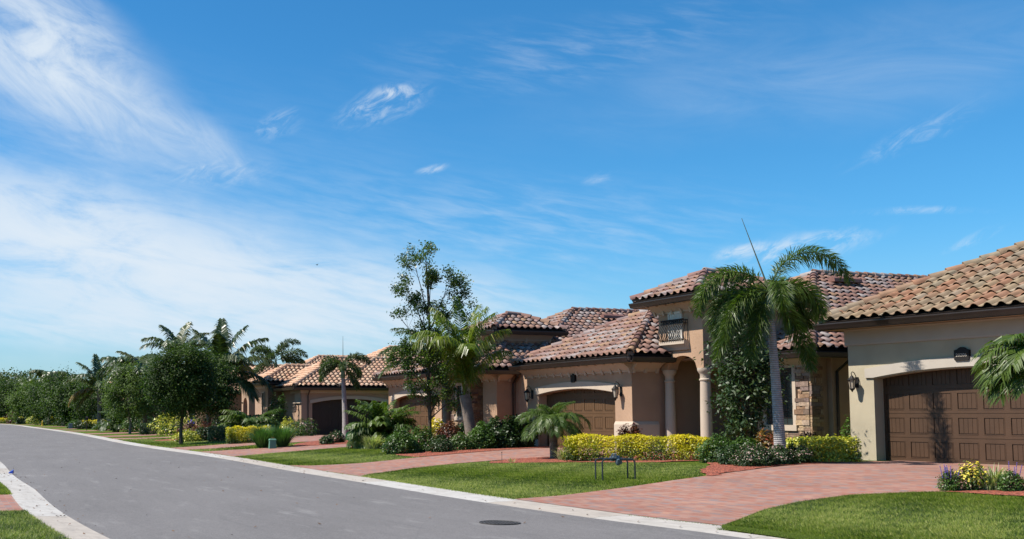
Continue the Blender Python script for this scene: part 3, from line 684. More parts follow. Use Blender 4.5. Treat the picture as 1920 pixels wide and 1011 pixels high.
h.hip(-.62, 12, -7.35, .42, 4.06, .52)
h.lantern(-.002, -.24, 2.46); h.lantern(-.002, -6.15, 2.46)
h.plaque(-.01, -3.1, 3.05, .36, .32, '20206')
h.w.box(4, 9, -15, -6.5, z-.3, 3.85); h.hip(3.4, 16, -15.6, -5.9, 4.06, .52, lod=1)
h.eave_t(3.4, -15.6, -7.36, 4.0, .6)
h.done()

# ------------------------------------------------------------------ house 2 (centre): tan twin villa
h = House((8.893, 39.611), A2, 'tan house with arched entry tower, iron balconet and rose tile roof right of centre', 'tile_mix', 'stucco_tan', 'trim')
z = .4; E = 3.36
# garage
h.opening_t(0, -5.66, .80, z-.3, E+.05, -4.75, -.02, 2.30, .17, .32)
h.w.box(.32, 7, -5.658, -5.4, z-.3, E+.04); h.w.box(.32, 7, .5, .798, z-.3, E+.04)
h.w.box(.32, .5, -5.4, -4.75, z-.3, E); h.w.box(.32, .5, -.02, .5, z-.3, E)
h.arch_trim(0, -4.75, -.02, 2.33, .17, .24, .05, .20)
h.garage_t(.34, -4.82, .06, z, 2.44, 'door_tan')
h.base_t(0, -5.72, -4.75, z-.1, 1.37); h.base_a(-5.66, 0, .98, z-.1, 1.372); h.base_t(0, -.02, .82, z-.1, 1.37)
h.crown_t(0, -5.70, .85, E-.03, .50, .36, .50); h.crown_a(-5.66, -.0, 1.0, E-.028, .5, .36, .5)
h.eave_t(-.5, -6.3, 1.05, E+.05, .5); h.eave_a(-6.3, -.5, 1.15, E+.048, .62)
h.hip(-.5, 9, -6.3, 1.05, E+.13)
h.lantern(-.002, .42, 2.36, sc=1.15); h.lantern(-.002, -5.1, 2.36, sc=1.15); h.plaque(-.01, -2.4, 2.86, .24, .30)
h.done()
# tower / entry
T0 = 1.08
arcN = 20
oa0, oa1, sp, ri = -7.46, -6.10, 3.02, .42
h.w.ext([(-7.77, 3.02), (oa0, 3.02)]+[(oa0+(oa1-oa0)*i/arcN, sp+ri*math.sqrt(max(0, 1-((2*i/arcN)-1)**2))) for i in range(1, arcN)]+[(oa1, 3.02), (-5.66, 3.02), (-5.66, 5.15), (-7.77, 5.15)], 'x', T0, T0+.35)
h.w.box(T0+.35, 4.2, -7.768, -7.5, 3.02, 5.14); h.w.box(T0+.35, 4.2, -5.66, -5.3, 3.4, 5.14); h.w.box(4.0, 4.2, -7.5, -5.66, 3.4, 5.14)
h.crown_t(T0, -7.80, -5.5, 5.16, .50, .34, .42); h.crown_a(-7.77, T0, 3.4, 5.162, .44, .34, .5)
h.eave_t(.5, -8.3, -5.1, 5.22, .58); h.eave_a(-8.3, .5, 4.7, 5.218, .5); h.eave_a(-5.1, .5, 4.7, 5.218, .5, 1); h.g.box(4.67, 4.7, -8.3, -5.1, 5.05, 5.21)
h.hip(.5, 4.7, -8.3, -5.1, 5.30, back=True)
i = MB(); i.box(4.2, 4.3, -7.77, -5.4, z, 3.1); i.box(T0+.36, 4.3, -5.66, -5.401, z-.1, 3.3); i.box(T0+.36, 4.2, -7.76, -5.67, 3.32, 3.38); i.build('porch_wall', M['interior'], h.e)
dd = MB(); dd.box(4.14, 4.2, -7.3, -6.2, z, 2.7); dd.build('front_door', M['dark_in'], h.e)
for (t, a, r_) in ((T0+.17, -7.62, .175), (T0+.17, -5.93, .165)):
    c = MB(); c.lathe([(r_*1.35, 0), (r_*1.35, .12), (r_*1.2, .16), (r_*1.25, .22), (r_, .26), (r_, .6), (r_*.98, 1.2), (r_*.86, 2.22), (r_*1.0, 2.24), (r_*1.0, 2.28), (r_*.86, 2.30), (r_*.86, 2.42), (r_*1.02, 2.46), (r_*1.22, 2.52), (r_*1.3, 2.56), (r_*1.3, 2.62)], (t, a, z), 28)
    c.build('column', h.trim, h.e, smooth=True)
# shuttered window and iron balconet
w = MB(); w.box(T0-.05, T0+.01, -6.86, -6.80, 3.95, 4.84); w.box(T0-.05, T0+.01, -6.25, -6.19, 3.95, 4.84); w.box(T0-.05, T0+.01, -6.86, -6.19, 4.78, 4.845)
w.box(T0-.02, T0+.01, -6.80, -6.25, 3.95, 4.78); w.box(T0-.032, T0-.02, -6.79, -6.535, 3.97, 4.76); w.box(T0-.032, T0-.02, -6.515, -6.26, 3.97, 4.76)
for k in range(16):
    for q in (-6.76, -6.48): w.box(T0-.044, T0-.031, q, q+.19, 4.0+k*.047, 4.03+k*.047)
w.build('shuttered_window', M['shutter'], h.e)
h.tr.ext([(T0+.01, 3.62), (T0-.06, 3.62), (T0-.10, 3.70), (T0-.17, 3.78), (T0-.22, 3.80), (T0-.22, 3.90), (T0+.01, 3.90)], 'y', -7.16, -5.93)
b = MB()
def bal(a): return [(T0-.16, a, 3.90), (T0-.30, a, 3.98), (T0-.34, a, 4.1), (T0-.28, a, 4.25), (T0-.19, a, 4.42), (T0-.17, a, 4.56)]
for k in range(13): b.tube(bal(-7.08+k*1.06/12), .015, 4)
for ea in (-7.08, -6.02):
    for q in (0, 1): b.tube([(p[0]+(T0-p[0])*.5*(q+1), p[1], p[2]) for p in bal(ea)], .010, 4)
    b.tube([(T0-.17, ea, 4.56), (T0, ea, 4.56)], .014, 4); b.tube([(T0-.17, ea, 4.46), (T0, ea, 4.46)], .010, 4); b.tube([(T0-.17, ea, 3.92), (T0, ea, 3.92)], .012, 4)
b.tube([(T0-.17, -7.1, 4.57), (T0-.17, -6.0, 4.57)], .028, 5); b.tube([(T0-.18, -7.1, 4.46), (T0-.18, -6.0, 4.46)], .020, 4); b.tube([(T0-.17, -7.1, 3.92), (T0-.17, -6.0, 3.92)], .014, 4)
for k in range(6):
    cc = -6.97+k*.165; b.tube([(T0-.175, cc+.05*math.cos(x*.785), 4.515+.035*math.sin(x*.785)) for x in range(9)], .012, 4, cap=False)
b.build('iron_balconet', M['iron'], h.e)
h.done()
# stone wing with tall window
WF, NA = 3.2, -9.80
h.w.box(WF, 9, NA, -7.6, z-.3, E); h.w.box(3.8, 20, -10.0, NA+.3, z-.3, E-.01)
h.stone_t(WF, NA, -7.77, z-.2, E-.35, skip=(-9.28, -7.9, 1.1, 3.3)); h.stone_a(NA, WF-.06, 3.58, z-.2, E-.35)
h.window_t(WF, -9.14, -8.02, 1.28, 3.02, .13, 2, 4)
h.crown_t(WF, NA-.05, -7.77, E-.03, .5, .33, None)
h.eave_t(2.7, -10.42, -7.77, E+.05, .5); h.eave_a(-10.42, 2.7, 20, E+.048, .45)
h.downspout(3.93, -10.06, E-.08, z, .06, -.40)
h.hip(2.7, 24, -10.42, 2.4, E+.13, .5, back=True)
h.vent(9.4, -5.15, 6.28, 1.25, .0)
h.w.box(1.72, 20, .78, 1.0, z-.3, E); h.w.box(19.8, 20, -10, 2, z-.3, E)
h.done()

# ------------------------------------------------------------------ house 2b (behind): tan twin unit
h = House((8.893, 39.611), A2, 'tan house with stone framed window and arched garage behind the sunlit coconut palm', 'tile_mix', 'stucco_tan', 'trim')
h.w.box(1.72, 1.95, .9, 4.7, z-.3, E); h.w.box(.87, 12, 4.7, 5.9, z-.3, E); h.w.box(1.05, 12, 5.9, 6.4, z-.3, E); 
h.w.box(.5, 12, 6.3, 8.2, z-.3, E)
h.base_t(.87, 4.64, 5.3, z-.1, 1.37, .06); h.base_a(4.7, .87, 1.5, z-.1, 1.372)
h.crown_t(.87, 4.66, 5.9, E-.03, .5, .33, .5); h.crown_a(4.7, .87, 1.5, E-.028, .5, .33, .45)
h.stone_t(.5, 6.3, 8.2, z-.2, E-.3, skip=(6.85, 7.65, 1.35, 3.0)); h.stone_a(6.3, .44, 1.05, z-.2, E-.3)
h.window_t(.5, 6.98, 7.5, 1.5, 2.85, .12, 1, 3)
h.eave_a(4.2, .0, 2.2, E+.05, .5); h.eave_t(0, 4.2, 9.0, E+.052, .5)
h.downspout(1.60, 4.64, E-.06, z, 0., -.42)
h.hip(0, 9, 4.2, 9.4, E+.13); h.hip(2.0, 26, 4.2, 17.0, E+.13, back=True)
h.done()
# raised section
h.w.box(2.1, 4.6, 6.55, 8.4, E, 5.2); h.crown_a(6.55, 2.1, 4.6, 5.16, .42, .34, .9); h.crown_t(2.1, 6.55, 8.4, 5.162, .42, .34, .9)
h.eave_a(6.0, 1.5, 5.1, 5.22, .55); h.eave_t(1.5, 6.0, 8.9, 5.222, .6); h.hip(1.5, 5.1, 6.0, 8.9, 5.30, back=True); h.done()
h.vent(9.8, 9.3, 6.25, 1.2, 0)
h.done()
# garage 2b
h.opening_t(0, 8.1, 14.0, z-.3, E+.03, 8.8, 13.45, 2.22, .28, .3); h.w.box(.3, 6, 8.102, 8.4, z-.3, E); h.w.box(.3, 6, 13.7, 14, z-.3, E)
h.w.box(.3, .5, 8.4, 8.8, z-.3, E); h.w.box(.3, .5, 13.45, 13.7, z-.3, E)
h.arch_trim(0, 8.8, 13.45, 2.24, .28, .24, .05, .2); h.garage_t(.34, 8.7, 13.5, z, 2.44, 'door_tan')
h.base_t(0, 8.04, 8.8, z-.1, 1.37); h.base_a(8.1, 0, .42, z-.1, 1.372); h.base_t(0, 13.45, 14.05, z-.1, 1.37)
h.crown_t(0, 8.0, 14.1, E-.03, .5, .36, .55); h.eave_t(-.5, 7.55, 14.6, E+.054, .5); h.eave_a(7.55, -.5, 0.1, E+.046, .5)
h.hip(-.5, 10, 7.55, 14.6, E+.132); h.plaque(-.01, 11.1, 2.85, .24, .3); h.eave_a(14.6, -.5, 6, E+.047, .5, 1)
h.w.box(5, 14, 14, 17, z-.3, E)
h.lantern(-.002, 8.45, 2.36, sc=1.1)
h.done()

# ------------------------------------------------------------------ house 3 (left of centre): orange roof, dark garage
z = .2
h = House((.16, 65.5), A3, 'pinkish tan house with orange tile roof and dark garage door facing the camera', 'tile_orange', 'stucco_pink', 'trim', z)
E3 = 3.18
h.w.ext([(-.0, z-.3), (0, E3), (8, E3), (8, z-.3), (5.75, z-.3)]+[(5.75-5.05*i/16, 2.27+.28*(1-((2*i/16)-1)**2)) for i in range(17)]+[(.70, z-.3)], 'y', 0, .3)
h.w.box(0, .5, .3, 2.2, z-.3, E3); h.w.box(.5, 8, 5, 5.2, z-.3, E3); h.w.box(0.02, .3, 2.2, 5.2, z-.3, E3)
h.garage_a(.3, .7, 5.75, z, 2.35, 'door_dark')
for k in range(16):
    x0, x1 = .55+5.35*k/16, .55+5.35*(k+1)/16; f = lambda x: 2.27+.28*(1-((x-.55)/5.35*2-1)**2)
    h.tr.ext([(x0, f(x0)), (x1, f(x1)), (x1, f(x1)+.2), (x0, f(x0)+.2)], 'y', -.05, .01)
h.tr.box(-.05, 8, -.05, .01, E3-.28, E3-.02); h.tr.box(-.06, .0, -.052, 2.25, E3-.28, E3-.018)
h.base_a(0, -.05, .70, z-.1, 1.1); h.base_t(0, -.05, 2.2, z-.1, 1.1)
h.tr.box(-.1, .02, -.06, 1.5, 2.28, 2.36); h.tr.box(-.04, .02, .15, 1.3, 2.36, 2.9)
h.downspout(.42, -.06, E3, z, 0, -.35)
h.lantern(-.0, .55, 2.0, sc=1.2)
h.eave_a(-.55, -.6, 9, E3+.06, .5); h.eave_t(-.6, -.55, 4, E3+.062, .5)
h.hip(-.6, 14, -.55, 7.1, E3+.14, lod=2)
h.done()
# small front bay and its hip
h.w.box(-1.0, 2, 4.2, 7.6, z-.3, 3.6); h.tr.box(-1.06, -1, 4.14, 7.6, 3.3, 3.58); h.tr.box(-1.05, 0, 4.14, 4.2, 3.302, 3.578); h.tr.box(-1.08, 0., 4.1, 7.6, 1.05, 1.2)
h.window_t(-1.0, 5.0, 5.5, 1.3, 3.0, .08, 1, 3)
h.eave_a(3.7, -1.5, 2, 3.62, .5); h.eave_t(-1.5, 3.7, 8.1, 3.622, .5); h.hip(-1.5, 8, 3.7, 8.1, 3.70, lod=2)
h.hip(2.2, 24, -.55, 10.6, E3+.14, lod=2, back=True); h.w.box(2.6, 20, 7, 14, z-.3, E3)
h.vent(9.0, 3.1, 5.35, 1.6); h.vent(6.8, 1.0, 4.2, .3)
h.done()
h = House((-4.2, 84), A3, 'pinkish tan house with orange tile roof and pale round entry arch between the palms', 'tile_orange', 'stucco_pink', 'trim', z)
h.opening_t(0, -1.2, 1.2, z-.3, 4.4, -.7, .7, 2.3, .6, .3); h.w.box(.3, 5, -1.2, -1.0, z-.3, 4.4); h.w.box(.3, 5, 1.0, 1.2, z-.3, 4.4); h.w.box(1.6, 14, -3, 7.5, z-.3, 3.3)
h.tr.box(-.06, 0, -1.26, 1.2, 3.9, 4.3)
h.w.box(-2.2, 4, 3, 9, z-.3, 3.3); h.garage_t(-2.22, 3.6, 8.4, z, 2.3, 'door_tan'); h.tr.box(-2.27, -2.2, 2.95, 9.05, 3.0, 3.25)
h.eave_t(-2.8, 2.4, 9.6, 3.4, .5); h.eave_a(2.4, -2.8, 4, 3.398, .5); h.hip(-2.8, 8, 2.4, 9.6, 3.46, lod=2)
h.eave_a(-3.5, 1, 14, 3.4, .5); h.hip(1, 20, -3.5, 8.0, 3.46, lod=2, back=True); h.hip(-.6, 10, -1.8, 1.8, 4.5, lod=2)
h.eave_t(1, -3.5, 2.4, 3.402, .5); h.done()
for (o, an, lb) in (((-11.5, 112), A3, 'tan house with red tile roof half hidden behind the palms left of the round oak'), ((-22, 160), A3+.03, 'tan house with red tile roof far down the street behind the trees'), ((-40, 196), A3+.05, 'pale house with red roof farthest down the street')):
    h = House(o, an, lb, 'tile_orange', 'stucco_pink', 'trim', z)
    h.w.box(0, 14, 0, 16, z-.3, 3.3); h.w.box(-3, 5, 8, 14, z-.3, 3.3); h.garage_t(-3.02, 8.6, 13.4, z, 2.3, 'door_tan')
    h.tr.box(-.06, 0, -.06, 8, 3.0, 3.28); h.window_t(0, 1.5, 2.7, 1.2, 2.7, .12); h.window_t(0, 5, 6.2, 1.2, 2.7, .12)
    h.eave_t(-.6, -.6, 8, 3.4, .5); h.eave_a(-.6, -.6, 15, 3.398, .5); h.hip(-.6, 15, -.6, 16.6, 3.46, lod=2, back=True)
    h.eave_t(-3.6, 7.4, 14.6, 3.402, .5); h.hip(-3.6, 6, 7.4, 14.6, 3.46, lod=2); h.done()
# ------------------------------------------------------------------ foliage generators
def unit(v): return v/np.maximum(np.linalg.norm(v, axis=-1, keepdims=True), 1e-9)
def cards(C, D_, Wd, L, W, droop=0., fold=0.):
    """leaf quads: base C, direction D_, width direction Wd"""
    C, D_, Wd = map(np.asarray, (C, D_, Wd)); L = np.asarray(L)[:, None]; W = np.asarray(W)[:, None]
    up = np.cross(D_, Wd); mid = C+D_*L*.45+up*(fold*W); tip = C+D_*L*.97; tip[:, 2] -= (droop*L)[:, 0]
    V = np.stack([C, mid-Wd*W/2, tip, mid+Wd*W/2], 1).reshape(-1, 3)
    return V, np.arange(len(V)).reshape(-1, 4)
def leaf_cloud(C, size, asp, rng, upb=.35, out=None, droop=.1):
    n = len(C); nrm = rng.normal(0, 1, (n, 3)); nrm[:, 2] = np.abs(nrm[:, 2])+upb
    if out is not None: nrm += out*1.2
    nrm = unit(nrm); d = unit(np.cross(nrm, rng.normal(0, 1, (n, 3)))); w = np.cross(nrm, d)
    L = size*rng.uniform(.65, 1.3, n); return cards(C, d, w, L, L*asp, droop)
class Acc:
    def __init__(s): s.V = []; s.F = []; s.r = []; s.n = 0
    def add(s, V, F, r):
        s.V.append(V); s.F.append(np.asarray(F)+s.n); s.r.append(np.broadcast_to(r, (len(F),)).astype(float)); s.n += len(V)
    def build(s, name, m, parent):
        return mesh_np(name, np.concatenate(s.V), np.concatenate(s.F), m, parent, rnd=np.concatenate(s.r))
def tube_np(P, rad, k=5):
    P = np.asarray(P, float); n = len(P); T = unit(np.gradient(P, axis=0)); ref = np.array([0, 0, 1.]) if abs(T[0][2]) < .9 else np.array([1., 0, 0])
    A = unit(np.cross(T, ref)); B = np.cross(T, A); w = np.arange(k)*2*np.pi/k; rad = np.broadcast_to(rad, (n,))
    V = P[:, None]+(A[:, None]*np.cos(w)[None, :, None]+B[:, None]*np.sin(w)[None, :, None])*rad[:, None, None]
    i, j = np.meshgrid(np.arange(n-1), np.arange(k), indexing='ij'); i = i.ravel(); j = j.ravel()
    return V.reshape(-1, 3), np.stack([i*k+j, i*k+(j+1) % k, (i+1)*k+(j+1) % k, (i+1)*k+j], 1)
def mottled(rng, P, f=2.2): return np.clip(.5+.28*np.sin(P[:, 0]*f+1)+.22*np.sin(P[:, 1]*f*1.3+P[:, 2]*f)+rng.normal(0, .22, len(P)), 0, 1)

def frond(acc, o, az, el, L, droop, rng, ll=.5, n=40, kind='pinnate', w=.035, lift=.25, s0=.16, sag=.35, curl=1.4, rr=.018, twist=0.):
    m = 16; s = np.linspace(0, 1, m); e = el-droop*s**curl; ds = L/(m-1)
    a = az+twist*s; P = np.cumsum(np.stack([np.cos(e)*np.cos(a), np.cos(e)*np.sin(a), np.sin(e)], 1)*ds, 0); P = np.concatenate([[[0, 0, 0]], P[:-1]])+np.asarray(o)
    V, F = tube_np(P, np.linspace(rr, rr*.25, m), 4); acc.add(V, F, .35+.2*rng.random())
    q = np.linspace(s0, .995, n); idx = q*(m-1); i0 = np.floor(idx).astype(int).clip(0, m-2); f = (idx-i0)[:, None]
    B = P[i0]*(1-f)+P[i0+1]*f; T = unit(np.gradient(P, axis=0)); T = unit(T[i0]*(1-f)+T[i0+1]*f)
    S = unit(np.cross(T, np.array([0, 0, 1.])+np.stack([np.cos(az)*.001, np.sin(az)*.001, 0])));
    S = np.where(np.linalg.norm(S, axis=1, keepdims=True) < .5, np.array([-math.sin(az), math.cos(az), 0])[None], S); U = np.cross(S, T)
    len_ = ll*(.45+.75*np.sin(np.pi*np.clip(q*.92+.06, 0, 1))**.7)*(1-.35*q**4)
    tone = rng.uniform(.15, .85)
    reps = [(1, 0), (-1, 0)] if kind == 'pinnate' else [(None, k) for k in range(7)]
    for sg, k in reps:
        nn = len(B)
        if kind == 'pinnate':
            lf = lift+rng.normal(0, .10, nn); d = unit(T*(.50+.5*q[:, None])+S*sg*np.cos(lf)[:, None]+U*np.sin(lf)[:, None])
        else:
            ph = 2*np.pi*k/7+rng.normal(0, .7, nn); d = unit(T*rng.uniform(.35, 1.3, (nn, 1))+S*np.cos(ph)[:, None]+U*np.sin(ph)[:, None])
        wd = unit(np.cross(d, unit(np.cross(d, T)))+rng.normal(0, .25, (nn, 3))); le = len_*rng.uniform(.85, 1.12, nn)
        C = B+T*rng.uniform(-.012, .012, (nn, 1))
        # two-piece leaflet that bends under its weight
        g = sag*(1+.4*rng.random(nn)); m1 = C+d*(le*.5)[:, None]; m1[:, 2] -= g*le*.10; tip = C+d*(le*.93)[:, None]; tip[:, 2] -= g*le*.62
        ww = (w*(.8+.4*rng.random(nn)))[:, None]/2
        V = np.stack([C-wd*ww*.5, C+wd*ww*.5, m1+wd*ww, m1-wd*ww, tip], 1).reshape(-1, 3); b = np.arange(nn)*5
        F = np.concatenate([np.stack([b, b+1, b+2, b+3], 1), np.stack([b+3, b+2, b+4, b+4], 1)])
        # the tip triangle as a quad with a tiny extra width
        V2 = np.stack([m1-wd*ww, m1+wd*ww, tip+wd*ww*.12, tip-wd*ww*.12], 1).reshape(-1, 3)
        r = np.clip(tone+rng.normal(0, .15, nn), 0, 1)
        acc.add(np.stack([C-wd*ww*.5, C+wd*ww*.5, m1+wd*ww, m1-wd*ww], 1).reshape(-1, 3), np.arange(4*nn).reshape(-1, 4), r)
        acc.add(V2, np.arange(4*nn).reshape(-1, 4), r)
    return P

def trunkmat(name, a, b, scale=14.):
    m, nt_, p, N = nodes(name); tc_ = N('ShaderNodeTexCoord'); ob = tc_.outputs['Object']
    w = N('ShaderNodeTexWave'); w.bands_direction = 'Z'; w.inputs['Scale'].default_value = scale/6.28*2; w.inputs['Distortion'].default_value = 1.2; w.inputs['Detail Scale'].default_value = 3
    nt_.links.new(ob, w.inputs['Vector']); c = ramp(nt_, N, w.outputs['Fac'], [(0, tuple(x*.55 for x in a)), (.18, a), (1, b)])
    n1 = ramp(nt_, N, noise(nt_, N, ob, 8, 5, .7), [(.3, (.7,)*3), (.7, (1.2,)*3)]); c = mixc(nt_, N, 1., c, n1, 'MULTIPLY')
    nt_.links.new(c, p.inputs['Base Color']); p.inputs['Roughness'].default_value = .85; bumpn(nt_, N, p, w.outputs['Fac'], .6, .02); return m
M['palm_trunk'] = trunkmat('ringed_palm_trunk', (.25, .22, .21), (.36, .33, .31), 22)
M['coco_trunk'] = trunkmat('rough_palm_trunk', (.13, .10, .08), (.24, .19, .15), 26)
M['spear'] = mat('spear_leaf', (.11, .12, .07), .5, .4)
M['crownshaft'] = mat('green_crownshaft', (.14, .19, .09), .45, .4, .15, 6)

def palm(name, x, y, label, cat, H_, fr, kind='pinnate', lm='palm', tm='palm_trunk', r0=.14, r1=.09, lean=(0, 0), ll=.5, n=40, w=.035, group=None, shaft=.6, spear=None, each=True, droops=(1.2, 1.9), z=None, swell=1.0, sag=.35, lift=.25, seed=0, curl=1.4, dry=0):
    """fr: list of (azimuth deg, elevation deg, length, droop rad)"""
    rng = np.random.default_rng(seed+int(abs(x*31+y*17))); z = G(x, y) if z is None else z
    e = empty(name, (x, y, z), 0, label, cat, group); m = 14; s = np.linspace(0, 1, m)
    P = np.stack([lean[0]*s**1.5, lean[1]*s**1.5, s*H_-.05*(s == 0)], 1); rad = r0+(r1-r0)*s; rad = rad*(1+.25*np.exp(-s*12)*swell)
    V, F = tube_np(P, rad, 14); mesh_np('trunk', V, F, M[tm], e, smooth=True)
    top = P[-1].copy()
    if shaft:
        S_ = np.stack([np.full(8, top[0]), np.full(8, top[1]), top[2]+np.linspace(-.02, shaft, 8)], 1); V, F = tube_np(S_, r1*np.array([1.05, 1.25, 1.25, 1.1, .95, .75, .55, .35]), 12); mesh_np('crownshaft', V, F, M['crownshaft'], e, smooth=True)
        top = top+np.array([0, 0, shaft*.9])
    one = Acc()
    for i, (a, el, L, dr) in enumerate(fr):
        acc = Acc() if each else one
        frond(acc, top+np.array([0, 0, rng.uniform(-.06, .04)]), R(a), R(el), L, dr, rng, ll, n, kind, w, lift=lift, sag=sag, curl=curl)
        if each: acc.build('frond', M['frond_dry'] if i < dry else M[lm], e)
    if not each: one.build('crown', M[lm], e)
    if spear:
        SP = np.stack([top[0]+spear[1]*np.linspace(0, 1, 8)**1.0, top[1]+spear[2]*np.linspace(0, 1, 8), top[2]+spear[0]*np.linspace(0, 1, 8)], 1)
        V, F = tube_np(SP, np.linspace(.024, .006, 8), 5); mesh_np('spear_leaf', V, F, M['spear'], e)
    return e
def ring(n, el, L, dr, a0=0, jit=10, rng=RNG):
    return [(a0+360*i/n+rng.normal(0, jit), el+rng.normal(0, 5), L*rng.uniform(.88, 1.1), dr*rng.uniform(.85, 1.15)) for i in range(n)]

def broadtree(name, x, y, label, cat, h, zc, rx, rz, nclu, per, leaf, lm='oak', tm='bark', r0=.09, asp=.55, spread=.28, group=None, seed=0, clear=None, stems=1, irregular=.25, ry=None, forks=None, z=None, up=.35):
    rng = np.random.default_rng(seed+int(abs(x*13+y*7))); z = G(x, y) if z is None else z; ry = ry or rx
    e = empty(name, (x, y, z), 0, label, cat, group); clear = zc-rz if clear is None else clear
    v = unit(rng.normal(0, 1, (nclu, 3))); r = rng.uniform(.25, 1, nclu)**.45*(1+rng.normal(0, irregular, nclu)*.5)
    C = v*r[:, None]*np.array([rx, ry, rz])+np.array([0, 0, zc])
    if forks is not None: C = np.concatenate([C]+[np.array(f)[None]+rng.normal(0, .25, (k_, 3)) for f, k_ in forks])
    tk = MB(); th = max(clear+.25*(zc-clear), .3)
    bends = [(rng.normal(0, .04)*i, rng.normal(0, .04)*i, -.05+i*(th+.05)/4) for i in range(5)]
    tk.tube(bends, [r0*1.25, r0, r0*.92, r0*.85, r0*.8], 8)
    p0 = Vector(bends[-1]); tk.tube([p0, p0+Vector((.05, .03, (zc-th)*.6)), Vector((0, 0, zc+rz*.6))], [r0*.78, r0*.5, r0*.12], 6)
    for i in range(0, len(C), max(1, len(C)//26)):
        c = Vector(C[i]); k = rng.uniform(0, .75); b = p0.lerp(Vector((0, 0, zc+rz*.4)), k); m_ = b.lerp(c, .5)+Vector((0, 0, .12*rz*rng.random()))
        tk.tube([b, m_, c], [r0*.42*(1-.4*k), r0*.24, r0*.06], 5)
    tk.build('trunk', M[tm], e)
    acc = Acc(); tot = []; outv = []
    for c in C:
        k = int(per*rng.uniform(.6, 1.3)); q = rng.normal(0, 1, (k, 3))*spread*np.array([1, 1, .7])*rng.uniform(.7, 1.25); tot.append(c+q); outv.append(unit(q+.3*(c-np.array([0, 0, zc]))[None]))
    T_ = np.concatenate(tot); O_ = np.concatenate(outv); V, F = leaf_cloud(T_, leaf, asp, rng, up, O_*.5); acc.add(V, F, mottled(rng, T_)); acc.build('crown', M[lm], e); return e

def bush(name, x, y, label, cat, rx, ry, h, n, leaf, lm='shrub', asp=.55, box=False, rot=0., group=None, seed=0, z=None, zc=None, extra=None, lumps=7, mixm=None, topm=None):
    rng = np.random.default_rng(seed+int(abs(x*19+y*23))); z = G(x, y) if z is None else z
    e = empty(name, (x, y, z), rot, label, cat, group)
    if box:
        u = rng.uniform(-1, 1, (n, 3)); f = rng.integers(0, 5, n); u[f == 0, 0] = 1; u[f == 1, 0] = -1; u[f == 2, 1] = 1; u[f == 3, 1] = -1; u[f == 4, 2] = 1
        wob = 1+.05*np.sin(u[:, 0]*7+u[:, 1]*5)+rng.normal(0, .035, n); P = np.stack([u[:, 0]*rx*wob, u[:, 1]*ry*wob, (u[:, 2]+1)/2*h*(.97+.05*np.sin(u[:, 0]*9+seed))+rng.normal(0, .02, n)], 1)
        ins = rng.random(n) < .3; P[ins] *= rng.uniform(.6, .95, (ins.sum(), 1)); O_ = unit(np.stack([(f == 0)*1.-(f == 1), (f == 2)*1.-(f == 3), (f == 4)*1.], 1)+.01)
    else:
        n = int(n*1.35); zz = rng.uniform(0.02, 1, n); a = rng.uniform(0, 2*np.pi, n); ph = rng.uniform(0, 6.28, 4)
        prof = np.sqrt(np.clip(1-np.clip((zz-.30)/.72, 0, 1)**2.2, 0, 1))*(.80+.20*np.clip(zz/.3, 0, 1)); lump = 1+.13*np.sin(3*a+ph[0]+zz*3)+.09*np.sin(5*a+ph[1]-zz*7)
        rad = (rng.uniform(.25, 1, n)**.5)*prof*lump; hh = h*(1+.12*np.sin(2*a+ph[2])+.08*np.sin(5*a+ph[3])); P = np.stack([np.cos(a)*rad*rx, np.sin(a)*rad*ry, zz*hh], 1)+rng.normal(0, .018, (n, 3)); P[:, 2] = np.abs(P[:, 2])
        O_ = unit(np.stack([np.cos(a)*rad, np.sin(a)*rad, (zz-.25)*1.2], 1))
    V, F = leaf_cloud(P, leaf, asp, rng, .3, O_); rr = mottled(rng, P, 4)
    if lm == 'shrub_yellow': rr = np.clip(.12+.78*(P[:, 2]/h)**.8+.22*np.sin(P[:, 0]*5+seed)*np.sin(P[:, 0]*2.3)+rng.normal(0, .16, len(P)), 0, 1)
    acc = Acc(); acc.add(V, F, rr); acc.build('foliage', M[lm], e)
    st = MB()
    for i in range(5 if not box else 9):
        a = rng.uniform(0, 6.28); b = rng.uniform(.1, .7); q = (math.cos(a)*rx*b, math.sin(a)*ry*b); st.tube([(q[0]*.4, q[1]*.4, -.03), (q[0]*.7, q[1]*.7, h*.4), (q[0], q[1], h*.75)], [.018, .013, .005], 4)
    st.build('stems', M['bark_dark'], e)
    if extra:
        for (mn, nm, cnt, sz, zmin) in extra:
            sel = rng.choice(np.where(P[:, 2] > zmin*h)[0], cnt); Q = P[sel]*1.03; V, F = leaf_cloud(Q, sz, .8, rng, .5, O_[sel]); a2 = Acc(); a2.add(V, F, rng.random(len(F))); a2.build(nm, M[mn], e)
    return e
